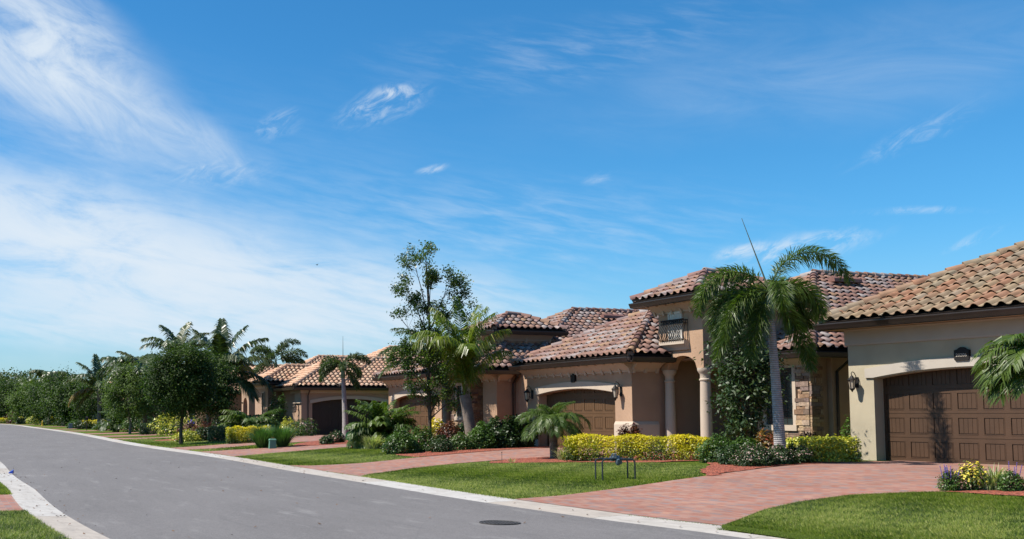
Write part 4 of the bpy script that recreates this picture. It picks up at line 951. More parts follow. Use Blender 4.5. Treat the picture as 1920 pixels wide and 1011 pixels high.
def strappy(name, x, y, label, cat, rad, h, n, lm='grassy', w=.02, group=None, arch=1.3, extra=None, z=None, ry=None):
    rng = np.random.default_rng(int(abs(x*41+y*11))); z = G(x, y) if z is None else z; e = empty(name, (x, y, z), 0, label, cat, group); acc = Acc(); ry = ry or rad
    a = rng.uniform(0, 2*np.pi, n); b = rng.uniform(0, 1, n)**.6; c0 = np.stack([np.cos(a)*b*rad*.45, np.sin(a)*b*ry*.45, 0*a-.01], 1)
    az = a+rng.normal(0, .5, n); el = np.pi/2-rng.uniform(.05, .75, n)*b-.05; L = h*rng.uniform(.75, 1.25, n)
    pts = [c0]; cur = c0
    for k in range(4):
        e_ = el-arch*(k/3.)**1.6*rng.uniform(.5, 1, n); cur = cur+np.stack([np.cos(e_)*np.cos(az), np.cos(e_)*np.sin(az), np.sin(e_)], 1)*(L/4)[:, None]; pts.append(cur)
    wd = np.stack([-np.sin(az), np.cos(az), 0*az], 1); ws = [w*.7, w, w*.85, w*.55, w*.08]; r = rng.random(n)
    for k in range(4):
        V = np.stack([pts[k]-wd*ws[k]/2, pts[k]+wd*ws[k]/2, pts[k+1]+wd*ws[k+1]/2, pts[k+1]-wd*ws[k+1]/2], 1).reshape(-1, 3); acc.add(V, np.arange(4*n).reshape(-1, 4), r)
    acc.build('leaves', M[lm], e)
    if extra:
        for (mn, nm, cnt, zz) in extra:
            s_ = MB()
            for i in range(cnt):
                aa = rng.uniform(0, 6.28); q = rng.uniform(.2, 1); bx, by = math.cos(aa)*rad*q*.7, math.sin(aa)*ry*q*.7; hh = zz*rng.uniform(.8, 1.2)
                p_ = (bx*1.35, by*1.35, hh); s_.tube([(bx*.6, by*.6, 0), (bx, by, hh*.6)], [.005, .004], 4, m=1)
                for k in range(9): 
                    t_ = .55+.45*k/8; s_.lathe([(.001, -.012), (.014*(1.2-t_*.6), 0), (.001, .014)], (bx*(1+.35*(t_-.6)/.4*.8), by*(1+.35*(t_-.6)/.4*.8), hh*t_), 5, rng.random())
            s_.build(nm, [M[mn], M['shrub']], e)
    return e
def W(px, Y): return atY(px, Y)

# ------------------------------------------------------------------ palms, nearest first
fx = [(183, 56, 2.65, 2.75), (176, 26, 2.2, 2.45), (196, 4, 2.1, 1.75), (184, -24, 2.3, 1.0), (208, -52, 2.0, .55), (14, 76, 3.15, 2.5), (350, 34, 1.75, 2.5), (12, 4, 1.5, 1.6), (4, -46, 2.2, .6), (262, 40, 1.5, 2.5), (85, 30, 1.6, 2.2)]
x, y = W(1461, 26.2)
palm('foxtail_palm', x, y, 'tall foxtail palm with bushy fronds, ringed grey trunk and long spear beside the brick drive', 'palm tree', 3.55, fx, 'plumose', 'palm', 'palm_trunk', .145, .085, (-.14, .0), .38, 84, .020, shaft=.75, spear=(1.85, -.60, .1), sag=.45, swell=.15, curl=1.0)
x, y = W(648, 52)
palm('foxtail_palm', x, y, 'small foxtail palm with grey trunk before the dark garage door', 'palm tree', 3.0, [(175, 15, 1.5, 1.9), (195, 40, 1.5, 2.3), (10, 65, 1.7, 2.3), (160, 60, 1.4, 2.2), (350, 20, 1.2, 2.2), (0, -35, 1.3, .8), (270, 40, 1.1, 2), (90, 40, 1.2, 2)], 'plumose', 'palm_dark', 'palm_trunk', .17, .09, (-.12, 0), .30, 34, .035, shaft=.6, spear=(1.5, 0, 0), sag=.3, swell=.8, curl=1.1, group='foxtail palms along the street')
x, y = W(517, 74)
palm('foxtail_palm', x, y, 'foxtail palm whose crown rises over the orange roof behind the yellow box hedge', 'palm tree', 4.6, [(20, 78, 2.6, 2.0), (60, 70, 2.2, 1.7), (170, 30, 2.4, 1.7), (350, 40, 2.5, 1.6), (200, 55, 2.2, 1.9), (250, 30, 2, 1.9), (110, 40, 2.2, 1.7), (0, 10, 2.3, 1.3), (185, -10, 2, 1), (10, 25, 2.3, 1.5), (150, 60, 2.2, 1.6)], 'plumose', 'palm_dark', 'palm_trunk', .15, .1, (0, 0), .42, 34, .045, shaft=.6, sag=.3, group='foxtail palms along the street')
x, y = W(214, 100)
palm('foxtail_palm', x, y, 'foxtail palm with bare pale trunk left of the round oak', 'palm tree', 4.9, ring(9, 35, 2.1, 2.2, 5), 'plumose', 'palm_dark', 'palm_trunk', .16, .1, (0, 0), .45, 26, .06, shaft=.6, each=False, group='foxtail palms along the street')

# coconut palms
x, y = W(884, 40)
co = [(182, 80, 3.6, 2.3), (196, 78, 3.4, 2.5), (170, 87, 3.7, 1.2), (120, 88, 3.8, .35), (12, 84, 3.5, 1.1), (352, 78, 3.2, 1.5), (30, 86, 3.5, .6), (225, 80, 3.2, 2.4), (270, 78, 2.9, 2.4), (90, 80, 3.3, 1.6), (335, 86, 3.4, .8), (205, 86, 3.5, 1.5), (0, 66, 2.6, 1.7)]
palm('coconut_palm', x, y, 'sunlit coconut palm with yellow green fronds in front of the stone window', 'palm tree', 1.95, co, 'pinnate', 'coco', 'coco_trunk', .22, .20, (-.25, 0), .78, 84, .042, shaft=.0, sag=1.05, swell=1.1, lift=.12, curl=2.6)
x, y = W(838, 46)
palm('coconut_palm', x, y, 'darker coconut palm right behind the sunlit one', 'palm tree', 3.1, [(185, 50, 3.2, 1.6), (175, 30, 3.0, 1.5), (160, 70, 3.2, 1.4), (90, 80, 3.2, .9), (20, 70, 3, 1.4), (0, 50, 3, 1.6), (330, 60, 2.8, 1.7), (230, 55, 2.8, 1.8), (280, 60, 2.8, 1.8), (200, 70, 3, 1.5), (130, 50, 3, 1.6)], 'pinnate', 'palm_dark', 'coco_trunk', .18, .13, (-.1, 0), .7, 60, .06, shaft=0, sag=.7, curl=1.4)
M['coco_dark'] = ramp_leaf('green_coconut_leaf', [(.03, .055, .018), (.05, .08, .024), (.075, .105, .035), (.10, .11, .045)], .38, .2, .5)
x, y = W(416, 68)
co = [(180, 60, 3.6, 1.3), (160, 76, 3.6, .8), (90, 84, 3.8, .4), (20, 78, 3.7, .7), (5, 62, 3.9, 1.0), (350, 42, 3.9, 1.35), (355, 15, 3.6, 1.3), (200, 30, 3.4, 1.6), (230, 60, 3.3, 1.5), (300, 55, 3.3, 1.6), (270, 75, 3.4, 1.1), (130, 40, 3.4, 1.4), (60, 40, 3.5, 1.4), (185, 5, 3.0, 1.3), (330, 0, 3.0, 1.2), (250, 10, 3, 1.4)]
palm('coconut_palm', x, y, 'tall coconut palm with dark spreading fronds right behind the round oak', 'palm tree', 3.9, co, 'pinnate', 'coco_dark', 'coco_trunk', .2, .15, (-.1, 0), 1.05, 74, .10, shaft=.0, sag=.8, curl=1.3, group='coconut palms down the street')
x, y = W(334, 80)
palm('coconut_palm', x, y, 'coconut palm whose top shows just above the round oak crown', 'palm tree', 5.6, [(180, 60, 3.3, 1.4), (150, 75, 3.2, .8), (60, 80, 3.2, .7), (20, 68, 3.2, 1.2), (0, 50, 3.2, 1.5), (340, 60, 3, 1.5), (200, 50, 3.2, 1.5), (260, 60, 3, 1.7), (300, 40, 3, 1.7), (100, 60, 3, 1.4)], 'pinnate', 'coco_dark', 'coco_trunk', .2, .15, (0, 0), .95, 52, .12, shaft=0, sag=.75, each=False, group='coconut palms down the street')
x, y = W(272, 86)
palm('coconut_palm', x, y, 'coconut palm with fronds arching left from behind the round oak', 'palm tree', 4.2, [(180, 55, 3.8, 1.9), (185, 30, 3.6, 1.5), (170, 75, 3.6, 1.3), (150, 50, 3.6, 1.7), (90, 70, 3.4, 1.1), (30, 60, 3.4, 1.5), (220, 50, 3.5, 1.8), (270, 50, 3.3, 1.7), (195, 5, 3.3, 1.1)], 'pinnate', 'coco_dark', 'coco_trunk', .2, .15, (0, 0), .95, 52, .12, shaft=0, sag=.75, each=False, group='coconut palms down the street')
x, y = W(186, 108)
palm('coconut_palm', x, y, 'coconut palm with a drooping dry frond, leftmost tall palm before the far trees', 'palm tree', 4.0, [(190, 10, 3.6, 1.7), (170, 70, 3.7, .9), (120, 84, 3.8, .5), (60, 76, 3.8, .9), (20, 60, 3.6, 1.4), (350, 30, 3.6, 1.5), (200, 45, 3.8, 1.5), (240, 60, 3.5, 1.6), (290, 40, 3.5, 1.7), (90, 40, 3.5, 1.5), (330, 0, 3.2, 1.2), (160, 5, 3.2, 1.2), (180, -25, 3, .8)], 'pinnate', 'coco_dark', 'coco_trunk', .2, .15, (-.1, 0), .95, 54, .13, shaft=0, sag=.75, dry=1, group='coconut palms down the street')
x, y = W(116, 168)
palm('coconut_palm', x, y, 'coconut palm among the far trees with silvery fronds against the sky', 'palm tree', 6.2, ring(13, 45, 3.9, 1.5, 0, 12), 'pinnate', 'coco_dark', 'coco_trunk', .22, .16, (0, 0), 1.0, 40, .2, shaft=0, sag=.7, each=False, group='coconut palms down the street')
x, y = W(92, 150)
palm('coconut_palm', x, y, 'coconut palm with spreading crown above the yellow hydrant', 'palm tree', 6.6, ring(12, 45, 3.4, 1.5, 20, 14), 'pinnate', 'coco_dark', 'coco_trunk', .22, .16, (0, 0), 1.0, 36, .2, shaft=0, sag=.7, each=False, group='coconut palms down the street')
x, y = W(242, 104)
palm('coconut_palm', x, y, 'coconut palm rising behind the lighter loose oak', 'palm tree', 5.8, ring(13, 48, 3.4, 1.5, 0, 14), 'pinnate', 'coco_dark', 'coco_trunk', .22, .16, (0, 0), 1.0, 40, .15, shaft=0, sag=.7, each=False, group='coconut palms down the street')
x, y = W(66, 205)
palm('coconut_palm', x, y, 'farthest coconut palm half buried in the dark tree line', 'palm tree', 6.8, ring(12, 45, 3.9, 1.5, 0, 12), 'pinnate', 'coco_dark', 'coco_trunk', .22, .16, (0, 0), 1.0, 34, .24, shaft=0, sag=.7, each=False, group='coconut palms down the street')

# pygmy date palm, areca clump, bamboo palm
x, y = W(1037, 31.3)
palm('date_palm', x, y, 'small feathery date palm with shaggy brown trunk beside the golden hedge', 'palm tree', .98, ring(15, 50, 1.2, 2.1, 10, 8)+ring(14, 18, 1.1, 1.7, 30, 8)+ring(6, 72, .95, 1.2, 0, 10), 'pinnate', 'palm', 'coco_trunk', .105, .13, (0, 0), .32, 60, .017, shaft=0, sag=.7, swell=.2, lift=.3)
x, y = W(716, 43)
rng_ = np.random.default_rng(3)
palm('clumping_palm', x, y, 'dense low clumping palm with broad glossy fronds between two garages', 'palm', .35, ring(18, 74, 1.85, 1.1, 0, 12, rng_)+ring(20, 52, 1.75, 1.6, 10, 12, rng_)+ring(18, 25, 1.5, 1.6, 22, 12, rng_)+ring(10, 5, 1.2, 1.0, 22, 12, rng_), 'pinnate', 'palm', 'coco_trunk', .10, .09, (0, 0), .46, 30, .06, shaft=0, sag=.8, swell=.2)
x, y = W(470, 62)
palm('clumping_palm', x, y, 'wide low palm clump behind the yellow box hedge', 'palm', .3, ring(12, 60, 2.3, 1.3, 0, 12, rng_)+ring(12, 35, 2.2, 1.4, 10, 12, rng_)+ring(6, 10, 1.8, 1.2, 10, 12, rng_), 'pinnate', 'palm', 'coco_trunk', .10, .09, (0, 0), .6, 34, .08, shaft=0, sag=.8, swell=.2)
x, y = W(222, 92)
palm('clumping_palm', x, y, 'low broad leaved palm clump left of the dark clipped hedge', 'palm', .3, ring(12, 65, 2.4, 1.3, 0, 12, rng_)+ring(12, 35, 2.3, 1.5, 10, 12, rng_), 'pinnate', 'palm_dark', 'coco_trunk', .10, .09, (0, 0), .6, 18, .12, shaft=0, sag=.5, swell=.2, each=False)
# christmas palm leaning into the frame at the right edge
x, y = W(1962, 19.2)
palm('young_palm', x, y, 'low glossy palm leaning in from the right edge before the brown garage door', 'palm', 1.75, [(180, 62, 1.25, 2.3), (196, 40, 1.2, 2.2), (168, 25, 1.15, 1.9), (150, 55, 1.2, 2.1), (200, 78, 1.15, 1.9), (184, 15, 1.1, 1.8), (230, 50, 1.1, 2.2), (120, 50, 1.2, 2), (175, 45, 1.25, 2.5), (188, 5, 1.15, 1.6), (160, 68, 1.25, 2.2), (210, 55, 1.2, 2.3), (60, 55, 1.2, 2), (10, 50, 1.2, 2), (330, 50, 1.2, 2), (280, 55, 1.1, 2.1), (215, 20, 1.1, 1.9)], 'pinnate', 'palm', 'palm_trunk', .10, .07, (-.05, 0), .42, 36, .036, shaft=.4, sag=.6, swell=.8, lift=.35, curl=1.1)

# ------------------------------------------------------------------ broadleaf trees
x, y = W(1396, 28.6)
broadtree('magnolia_tree', x, y, 'dense glossy dark leaved tree behind the tall foxtail palm trunk', 'tree', 3.8, 2.2, .66, 1.65, 80, 110, .12, 'magnolia', 'bark_dark', .055, .42, .2, clear=.35)
x, y = W(805, 41)
fk = [((.1, 0, 6.6), 7), ((-.55, .1, 7.2), 6), ((-.9, 0, 6.2), 5), ((.9, 0, 6.4), 6), ((1.35, .1, 5.9), 5), ((-.3, 0, 5.5), 7), ((.5, .2, 5.2), 6), ((-1.1, 0, 5.0), 3), ((1.0, 0, 5.2), 3), ((-.1, .1, 7.6), 3), ((.0, .2, 4.4), 8), ((-.6, .1, 3.9), 7), ((.55, 0, 3.7), 6), ((-.9, 0, 3.1), 7), ((.3, -.2, 2.8), 8), ((.6, -.2, 2.1), 5), ((-.5, -.2, 2.3), 5), ((0, 0, 3.3), 7), ((.2, 0, 1.7), 3), ((-1.5, .0, 3.6), 4), ((1.2, 0, 1.9), 3)]
e = empty('sparse_tree', (x, y, G(x, y)), 0, 'tall sparse tree with open airy crown above the roofs behind the sunlit coconut palm', 'tree')
rg = np.random.default_rng(12); tk = MB(); tk.tube([(0, 0, -.05), (.02, 0, 1.2), (-.03, 0, 2.6), (.04, 0, 4.4), (0, 0, 6.2), (-.1, 0, 7.5)], [.085, .07, .062, .045, .028, .008], 8); acc = Acc(); T_ = []
for (c, k) in fk:
    k = int(k*1.45)
    c = Vector(c); b = Vector((0, 0, max(.9, c.z*.72-.3))); mid = b.lerp(c, .5)+Vector((0, 0, .12)); tk.tube([b, mid, c], [.03, .018, .007], 5)
    for q in range(k):
        cc = c+Vector(rg.normal(0, .22, 3)); tk.tube([mid.lerp(c, rg.uniform(.2, 1)), cc], [.007, .003], 4); T_.append(np.array(cc)+rg.normal(0, .12, (105, 3)))
T_ = np.concatenate(T_); V, F = leaf_cloud(T_, .10, .55, rg, .3); acc.add(V, F, mottled(rg, T_)); M['oak_mid'] = ramp_leaf('mid_green_leaf', [(.03, .06, .014), (.05, .09, .02), (.075, .12, .028), (.10, .14, .035)], .4, .35)
tk.build('trunk', M['bark_dark'], e); acc.build('crown', M['oak_mid'], e)
x, y = W(340, 55)
broadtree('oak_tree', x, y, 'round dark green oak with thin trunk standing on the lawn by the street', 'tree', 5.4, 3.30, 1.62, 1.85, 300, 130, .11, 'oak', 'bark_dark', .095, .6, .26, clear=1.5, irregular=.05)
x, y = W(392, 64)
broadtree('oak_tree', x, y, 'dark oak half hidden behind the round oak', 'tree', 5, 3.2, 1.6, 1.9, 160, 110, .14, 'oak', 'bark_dark', .09, .6, .28, clear=1.3, group='oaks down the street')
x, y = W(244, 84)
broadtree('oak_tree', x, y, 'lighter green loose oak directly left of the round oak', 'tree', 5, 3.2, 1.9, 2.2, 160, 110, .16, 'oak_light', 'bark', .1, .5, .34, clear=1.0, group='oaks down the street')
for (px, Y, zc, rx, rz, lm, lb) in ((118, 140, 3.6, 3.0, 3.0, 'oak', 'dark round tree beneath the silvery far palm'), (140, 128, 3.0, 1.9, 2.4, 'oak', 'dark tree just left of the leftmost tall palm'), (84, 158, 3.4, 2.8, 3.0, 'oak', 'mid green tree behind the yellow hydrant'), (54, 175, 3.6, 2.8, 3.1, 'oak_light', 'lighter tree left of the yellow hydrant'), (18, 190, 3.8, 3.4, 3.2, 'oak', 'round tree at the far left edge'), (-16, 200, 3.8, 3.4, 3.2, 'oak_light', 'light tree cut by the left picture edge')):
    x, y = W(px, Y); broadtree('street_tree', x, y, lb, 'tree', 6, zc, rx, rz, 130, 100, .28, lm, 'bark', .13, .6, .6, clear=.8, group='far street trees')
for (px, Y, lb) in ((170, 122, 'dark tree right behind the leftmost tall palm'), (232, 118, 'tree filling the gap left of the light oak'), (300, 104, 'tree behind the round oak trunk'), (150, 150, 'far tree between the tall palm and the tree line')):
    x, y = W(px, Y); broadtree('street_tree', x, y, lb, 'tree', 6, 2.9, 2.4, 2.4, 80, 80, .22, 'oak', 'bark', .12, .6, .45, clear=.9, group='far street trees')
# far woodland
rg = np.random.default_rng(5); acc = Acc(); T_ = []
for i in range(150):
    yy = rg.uniform(225, 330); xx = (rg.uniform(-120, 420)-CX)/FPX*yy; hh = rg.uniform(7, 13.0)*yy/275; r_ = rg.uniform(2.5, 4.5)
    for q in range(16):
        c = np.array([xx, yy, 0])+np.array([rg.normal(0, r_*.5), rg.normal(0, r_*.4), rg.uniform(.1, .93)*hh]); T_.append(c+rg.normal(0, 1, (55, 3))*np.array([1.1, 1.1, .8]))
T_ = np.concatenate(T_); V, F = leaf_cloud(T_, .62, .7, rg, .3); acc.add(V, F, mottled(rg, T_, .35))
M['wood'] = ramp_leaf('far_wood_leaf', [(.03, .05, .015), (.05, .08, .02), (.08, .11, .03), (.06, .07, .025)], .6, .25)
o = acc.build('woodland', M['wood'], None); tag(o, 'dark green band of far woodland closing the street', 'trees', kind='stuff')

# ------------------------------------------------------------------ shrubs and hedges
def B(px, Y, *a, **k): x, y = W(px, Y); return bush(a[0], x, y, *a[1:], **k)
x0, y0 = 7.55, 29.85; x1, y1 = 10.85, 28.3
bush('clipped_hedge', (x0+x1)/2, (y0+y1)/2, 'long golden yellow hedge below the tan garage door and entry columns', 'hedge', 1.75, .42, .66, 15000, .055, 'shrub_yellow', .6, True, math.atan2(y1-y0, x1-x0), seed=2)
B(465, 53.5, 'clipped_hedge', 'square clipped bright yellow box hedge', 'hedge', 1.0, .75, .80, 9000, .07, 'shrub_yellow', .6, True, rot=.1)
B(411, 57.5, 'clipped_hedge', 'dark green box hedge joined left of the yellow one', 'hedge', .55, 1.0, .80, 4500, .08, 'shrub_dark', .6, True, rot=.1)
B(303, 80, 'clipped_hedge', 'long low dark green hedge left of the oak trunk', 'hedge', 1.5, .6, .85, 5000, .10, 'shrub_dark', .6, True, rot=.1)
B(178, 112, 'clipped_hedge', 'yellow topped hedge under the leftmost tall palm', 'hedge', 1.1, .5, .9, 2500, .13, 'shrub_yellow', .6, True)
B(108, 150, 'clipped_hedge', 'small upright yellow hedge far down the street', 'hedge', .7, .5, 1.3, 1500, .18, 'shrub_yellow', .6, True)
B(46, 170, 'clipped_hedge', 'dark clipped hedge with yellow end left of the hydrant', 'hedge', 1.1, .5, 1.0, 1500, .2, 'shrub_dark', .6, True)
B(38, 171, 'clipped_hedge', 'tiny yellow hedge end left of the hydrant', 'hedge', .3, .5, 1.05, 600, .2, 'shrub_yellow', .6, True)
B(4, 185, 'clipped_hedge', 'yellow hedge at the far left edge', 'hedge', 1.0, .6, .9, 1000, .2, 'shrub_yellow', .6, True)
gs = 'flowering and evergreen shrubs in the bed by the brick drive'
B(1345, 27.3, 'shrub', 'loose green shrub at the right end of the golden hedge', 'shrub', .55, .5, .62, 3000, .06, 'shrub', group=gs)
B(1396, 26.9, 'shrub', 'green shrub below the glossy dark tree', 'shrub', .5, .5, .55, 2800, .065, 'shrub', group=gs)
B(1372, 26.2, 'shrub', 'low green shrub at the lawn corner', 'shrub', .42, .4, .45, 2200, .055, 'shrub_dark', group=gs)
B(1412, 25.4, 'flowering_shrub', 'left dark shrub with pale pink blossoms at the drive edge', 'shrub', .5, .42, .46, 3000, .05, 'shrub_dark', extra=[('flower_pink', 'blossoms', 480, .034, .3)], group=gs)
B(1458, 25.75, 'flowering_shrub', 'middle shrub with pale pink blossoms at the foot of the foxtail palm', 'shrub', .45, .36, .42, 3000, .05, 'shrub_dark', extra=[('flower_pink', 'blossoms', 520, .034, .3)], group=gs)
B(1494, 26.2, 'flowering_shrub', 'right shrub with pale pink blossoms beside the variegated hedge', 'shrub', .34, .3, .40, 2800, .05, 'shrub_dark', extra=[('flower_pink', 'blossoms', 380, .034, .3)], group=gs)
B(1440, 27.4, 'shrub', 'maroon leaved shrub behind the palm trunk', 'shrub', .5, .4, .7, 1500, .10, 'shrub_croton', .35, group=gs)
B(1513, 28.6, 'shrub', 'dark maroon shrub below the window', 'shrub', .4, .3, .66, 1000, .10, 'shrub_red', .35, group=gs)
x0, y0 = W(1484, 26.7); x1, y1 = W(1592, 27.2)
bush('variegated_hedge', (x0+x1)/2, (y0+y1)/2, 'variegated yellow and green hedge beside the olive garage wall', 'hedge', .78, .34, .60, 6500, .075, 'shrub_var', .55, True, .2)
B(1592, 29.6, 'shrub', 'small bright green shrub in the gap by the downspout', 'shrub', .25, .25, 1.0, 500, .09, 'shrub')
B(1180, 31.2, 'shrub', 'maroon shrub poking up behind the golden hedge', 'shrub', .42, .28, .80, 2600, .09, 'shrub_red', .35)
g2 = 'shrubs in the bed under the coconut palm'
B(752, 37.6, 'shrub', 'leftmost rounded dark green shrub of the bed under the coconut palm', 'shrub', .62, .55, .78, 4200, .07, 'shrub', group=g2)
B(790, 38.3, 'shrub', 'second rounded green shrub left of the sparse tree trunk', 'shrub', .5, .5, .80, 3000, .07, 'shrub', group=g2)
B(826, 37.3, 'flowering_shrub', 'low shrub with pale blossoms right of the sparse tree trunk', 'shrub', .45, .42, .52, 2200, .06, 'shrub_dark', extra=[('flower_pink', 'blossoms', 70, .035, .3)], group=g2)
B(862, 38.0, 'flowering_shrub', 'low flowering shrub left of the coconut trunk', 'shrub', .45, .42, .55, 2200, .06, 'shrub', extra=[('flower_pink', 'blossoms', 60, .035, .3)], group=g2)
B(843, 40.2, 'shrub', 'dark red leaved shrub behind the blossoms', 'shrub', .7, .4, .85, 1500, .12, 'shrub_red', .35, group=g2)
B(868, 40.4, 'shrub', 'green shrub between red leaves and coconut trunk', 'shrub', .6, .4, .75, 2400, .08, 'shrub_dark', group=g2)
B(818, 42.0, 'shrub', 'small yellow leaved shrub behind the sparse tree trunk', 'shrub', .35, .35, .95, 900, .11, 'shrub_yellow', group=g2)
B(903, 38.3, 'shrub', 'green shrub right of the coconut trunk', 'shrub', .55, .5, .85, 3000, .08, 'shrub', group=g2)
B(940, 38.6, 'shrub', 'large dark glossy shrub in front of the downspout', 'shrub', .75, .6, 1.0, 4500, .10, 'shrub_dark', group=g2)
B(976, 38.9, 'shrub', 'dark glossy shrub left of the date palm', 'shrub', .6, .5, 1.05, 3200, .10, 'shrub_dark', group=g2)
B(612, 47.5, 'shrub', 'small low shrub on the paver edge left of the foxtail trunk', 'shrub', .32, .3, .35, 700, .09, 'shrub_dark', extra=[('flower_pink', 'blossoms', 25, .08, .3)])
B(630, 48.4, 'shrub', 'small flowering shrub at the foot of the small foxtail palm', 'shrub', .45, .35, .5, 900, .09, 'shrub_dark', extra=[('flower_pink', 'blossoms', 40, .08, .3)])
B(572, 60, 'rose_bush', 'loose rose bush beside the pale pillar and downspout', 'shrub', .75, .5, .9, 900, .1, 'shrub', extra=[('flower_pink', 'blossoms', 25, .12, .4)])
B(556, 61, 'shrub', 'low shrub in front of the pale pillar', 'shrub', .6, .5, .7, 900, .1, 'shrub_dark')
B(540, 58, 'shrub', 'yellow green shrub behind the grass clumps', 'shrub', .5, .5, .95, 900, .1, 'shrub_var')
B(372, 60, 'shrub', 'maroon shrub behind the oak trunk', 'shrub', 1.3, .5, .9, 1800, .14, 'shrub_red', .35)
B(352, 58.5, 'shrub', 'low pale leaved shrub right of the oak trunk', 'shrub', .9, .5, .6, 1100, .13, 'shrub_var', .35)
B(380, 59.0, 'shrub', 'dark low shrub between the pale shrub and dark box hedge', 'shrub', .7, .5, .7, 1100, .12, 'shrub_dark', .5)
B(430, 66, 'shrub', 'tall dark shrub behind the dark box hedge', 'shrub', 1.2, .8, 1.6, 2200, .14, 'shrub_dark')
B(520, 66, 'shrub', 'white flowered tall shrub beside the narrow window', 'shrub', .7, .6, 2.3, 1500, .13, 'shrub', extra=[('flower_pink', 'blossoms', 40, .13, .6)])
for (px, Y, rx, h_, lm, lb) in ((205, 100, 1.6, 1.0, 'shrub_dark', 'dark low shrub left of the palm clump'), (160, 112, 1.2, .9, 'shrub_dark', 'dark shrub left of the yellow topped hedge'), (140, 118, 1.0, .8, 'shrub', 'green shrub beside the grey utility box'), (128, 135, 1.8, 1.3, 'shrub_dark', 'dark shrub mass under the far dark trees'), (95, 150, 1.4, 1.2, 'shrub_dark', 'dark shrub right of the hydrant'), (66, 165, 1.6, 1.4, 'shrub_var', 'pale shrub left of the hydrant'), (28, 178, 1.7, 1.9, 'shrub_red', 'maroon shrub near the left edge'), (262, 90, 1.8, 1.5, 'shrub', 'green shrub behind the left end of the long dark hedge'), (330, 76, 1.8, 1.5, 'shrub_var', 'yellowish shrub behind the oak trunk')):
    B(px, Y, 'shrub', lb, 'shrub', rx, .8, h_, 1300, .16, lm, .5, group='shrubs far down the street')
# clumps of strap leaves
def SP(px, Y, *a, **k): x, y = W(px, Y); return strappy(a[0], x, y, *a[1:], **k)
SP(492, 47.2, 'fountain_grass', 'left clump of upright green grass beside the green utility box', 'ornamental grass', .42, .95, 900, 'grassy', .022, arch=.7)
SP(530, 47.2, 'fountain_grass', 'right clump of upright green grass behind the green utility box', 'ornamental grass', .42, .92, 900, 'grassy', .022, arch=.7)
SP(672, 42.5, 'striped_grass', 'striped pale grass clump next to the green disc', 'ornamental grass', .5, .55, 260, 'var_grass', .03)
SP(700, 41.6, 'striped_grass', 'striped pale grass clump under the broad clumping palm', 'ornamental grass', .6, .6, 320, 'var_grass', .03)
SP(1055, 30.3, 'striped_grass', 'striped pale grass tuft between date palm and golden hedge', 'ornamental grass', .30, .42, 120, 'var_grass', .02)
SP(958, 30.4, 'striped_grass', 'tiny pale grass tuft at the left tip of the mulch bed', 'ornamental grass', .16, .18, 26, 'var_grass', .016)
x, y = 11.22, 18.5
bush('salvia', x, y, 'lavender coloured salvia with purple spikes, leftmost of the corner flower bed', 'flower', .17, .17, .33, 1100, .045, 'shrub', .4, lumps=5)
strappy('salvia_spikes', x-.02, y-.03, 'purple flower spikes rising from the leftmost salvia', 'flower', .24, .22, 30, 'shrub', .01, extra=[('flower_purple', 'flower_spikes', 9, .40)])
bush('yellow_flowers', 11.62, 18.5, 'yellow flowering plant in the middle of the corner flower bed', 'flower', .26, .22, .42, 900, .05, 'shrub', .45, lumps=6, extra=[('flower_yellow', 'petals', 420, .055, .35)])
strappy('striped_grass', 11.88, 18.35, 'striped pale strap leaves between yellow flowers and green leaves at the right edge', 'ornamental grass', .38, .48, 150, 'var_grass', .022)
bush('salvia', 12.0, 18.1, 'leafy green salvia at the right picture edge', 'flower', .24, .22, .30, 1300, .05, 'shrub', .4, lumps=5)
strappy('salvia_spikes', 12.05, 18.2, 'purple flower spikes at the right picture edge', 'flower', .26, .25, 20, 'shrub', .01, extra=[('flower_purple', 'flower_spikes', 4, .46)])

# ------------------------------------------------------------------ small street things
mh = MB(); mh.lathe([(.30, 0), (.30, .012), (.285, .012), (.28, .006), (.001, .006)], (0, 0, 0), 36)
for k in range(-5, 6):
    for j in range(-5, 6):
        if k*k+j*j < 26: mh.box(k*.05-.012, k*.05+.012, j*.05-.012, j*.05+.012, .005, .011)
o = mh.build('manhole_cover', M['cast_iron']); o.location = (2.96, 15.85, .004); tag(o, 'round dark cast iron manhole cover set in the road', 'manhole cover')
# backflow pipe frame
e = empty('backflow_pipe', (6.95, 23.6, G(6.95, 23.6)), -.25, 'dark pipe frame with grey blue valves standing on the lawn', 'water pipe')
for dy in (-.12, .16):
    off = .08 if dy < 0 else -.06
    for sx_ in (-1, 1):
        b_ = MB(); b_.tube([(sx_*.34+off, dy, -.05), (sx_*.34+off, dy, .40), (sx_*.31+off, dy, .45), (sx_*.27+off, dy, .46)], .017, 8); b_.build('leg', M['black_pipe'], e, smooth=True)
    b_ = MB(); b_.tube([(-.28+off, dy, .46), (.28+off, dy, .46)], .017, 8)
    for q in (-.2, -.1, .12, .22): b_.tube([(q+off-.018, dy, .46), (q+off+.018, dy, .46)], .03, 8)
    b_.build('crossbar', M['black_pipe'], e)
vv = MB(); rg = np.random.default_rng(2)
vv.lathe([(.03, -.05), (.06, -.03), (.065, .03), (.04, .06), (.02, .07)], (-.04, .0, .46), 10); vv.lathe([(.03, -.13), (.055, -.1), (.06, -.04), (.05, .04), (.03, .08)], (.07, -.1, .46), 10); vv.lathe([(.02, -.08), (.05, -.06), (.05, 0)], (.12, .1, .42), 8)
for q, a_ in ((-.09, .8), (.03, -.5), (-.02, .2)): vv.hexa([(q-.012, -.16, .48), (q+.02, -.16, .48), (q+.02, -.13, .48), (q-.012, -.13, .48)], [(q+a_*.05, -.17, .58), (q+.03+a_*.05, -.17, .58), (q+.03+a_*.05, -.13, .59), (q+a_*.05, -.13, .59)])
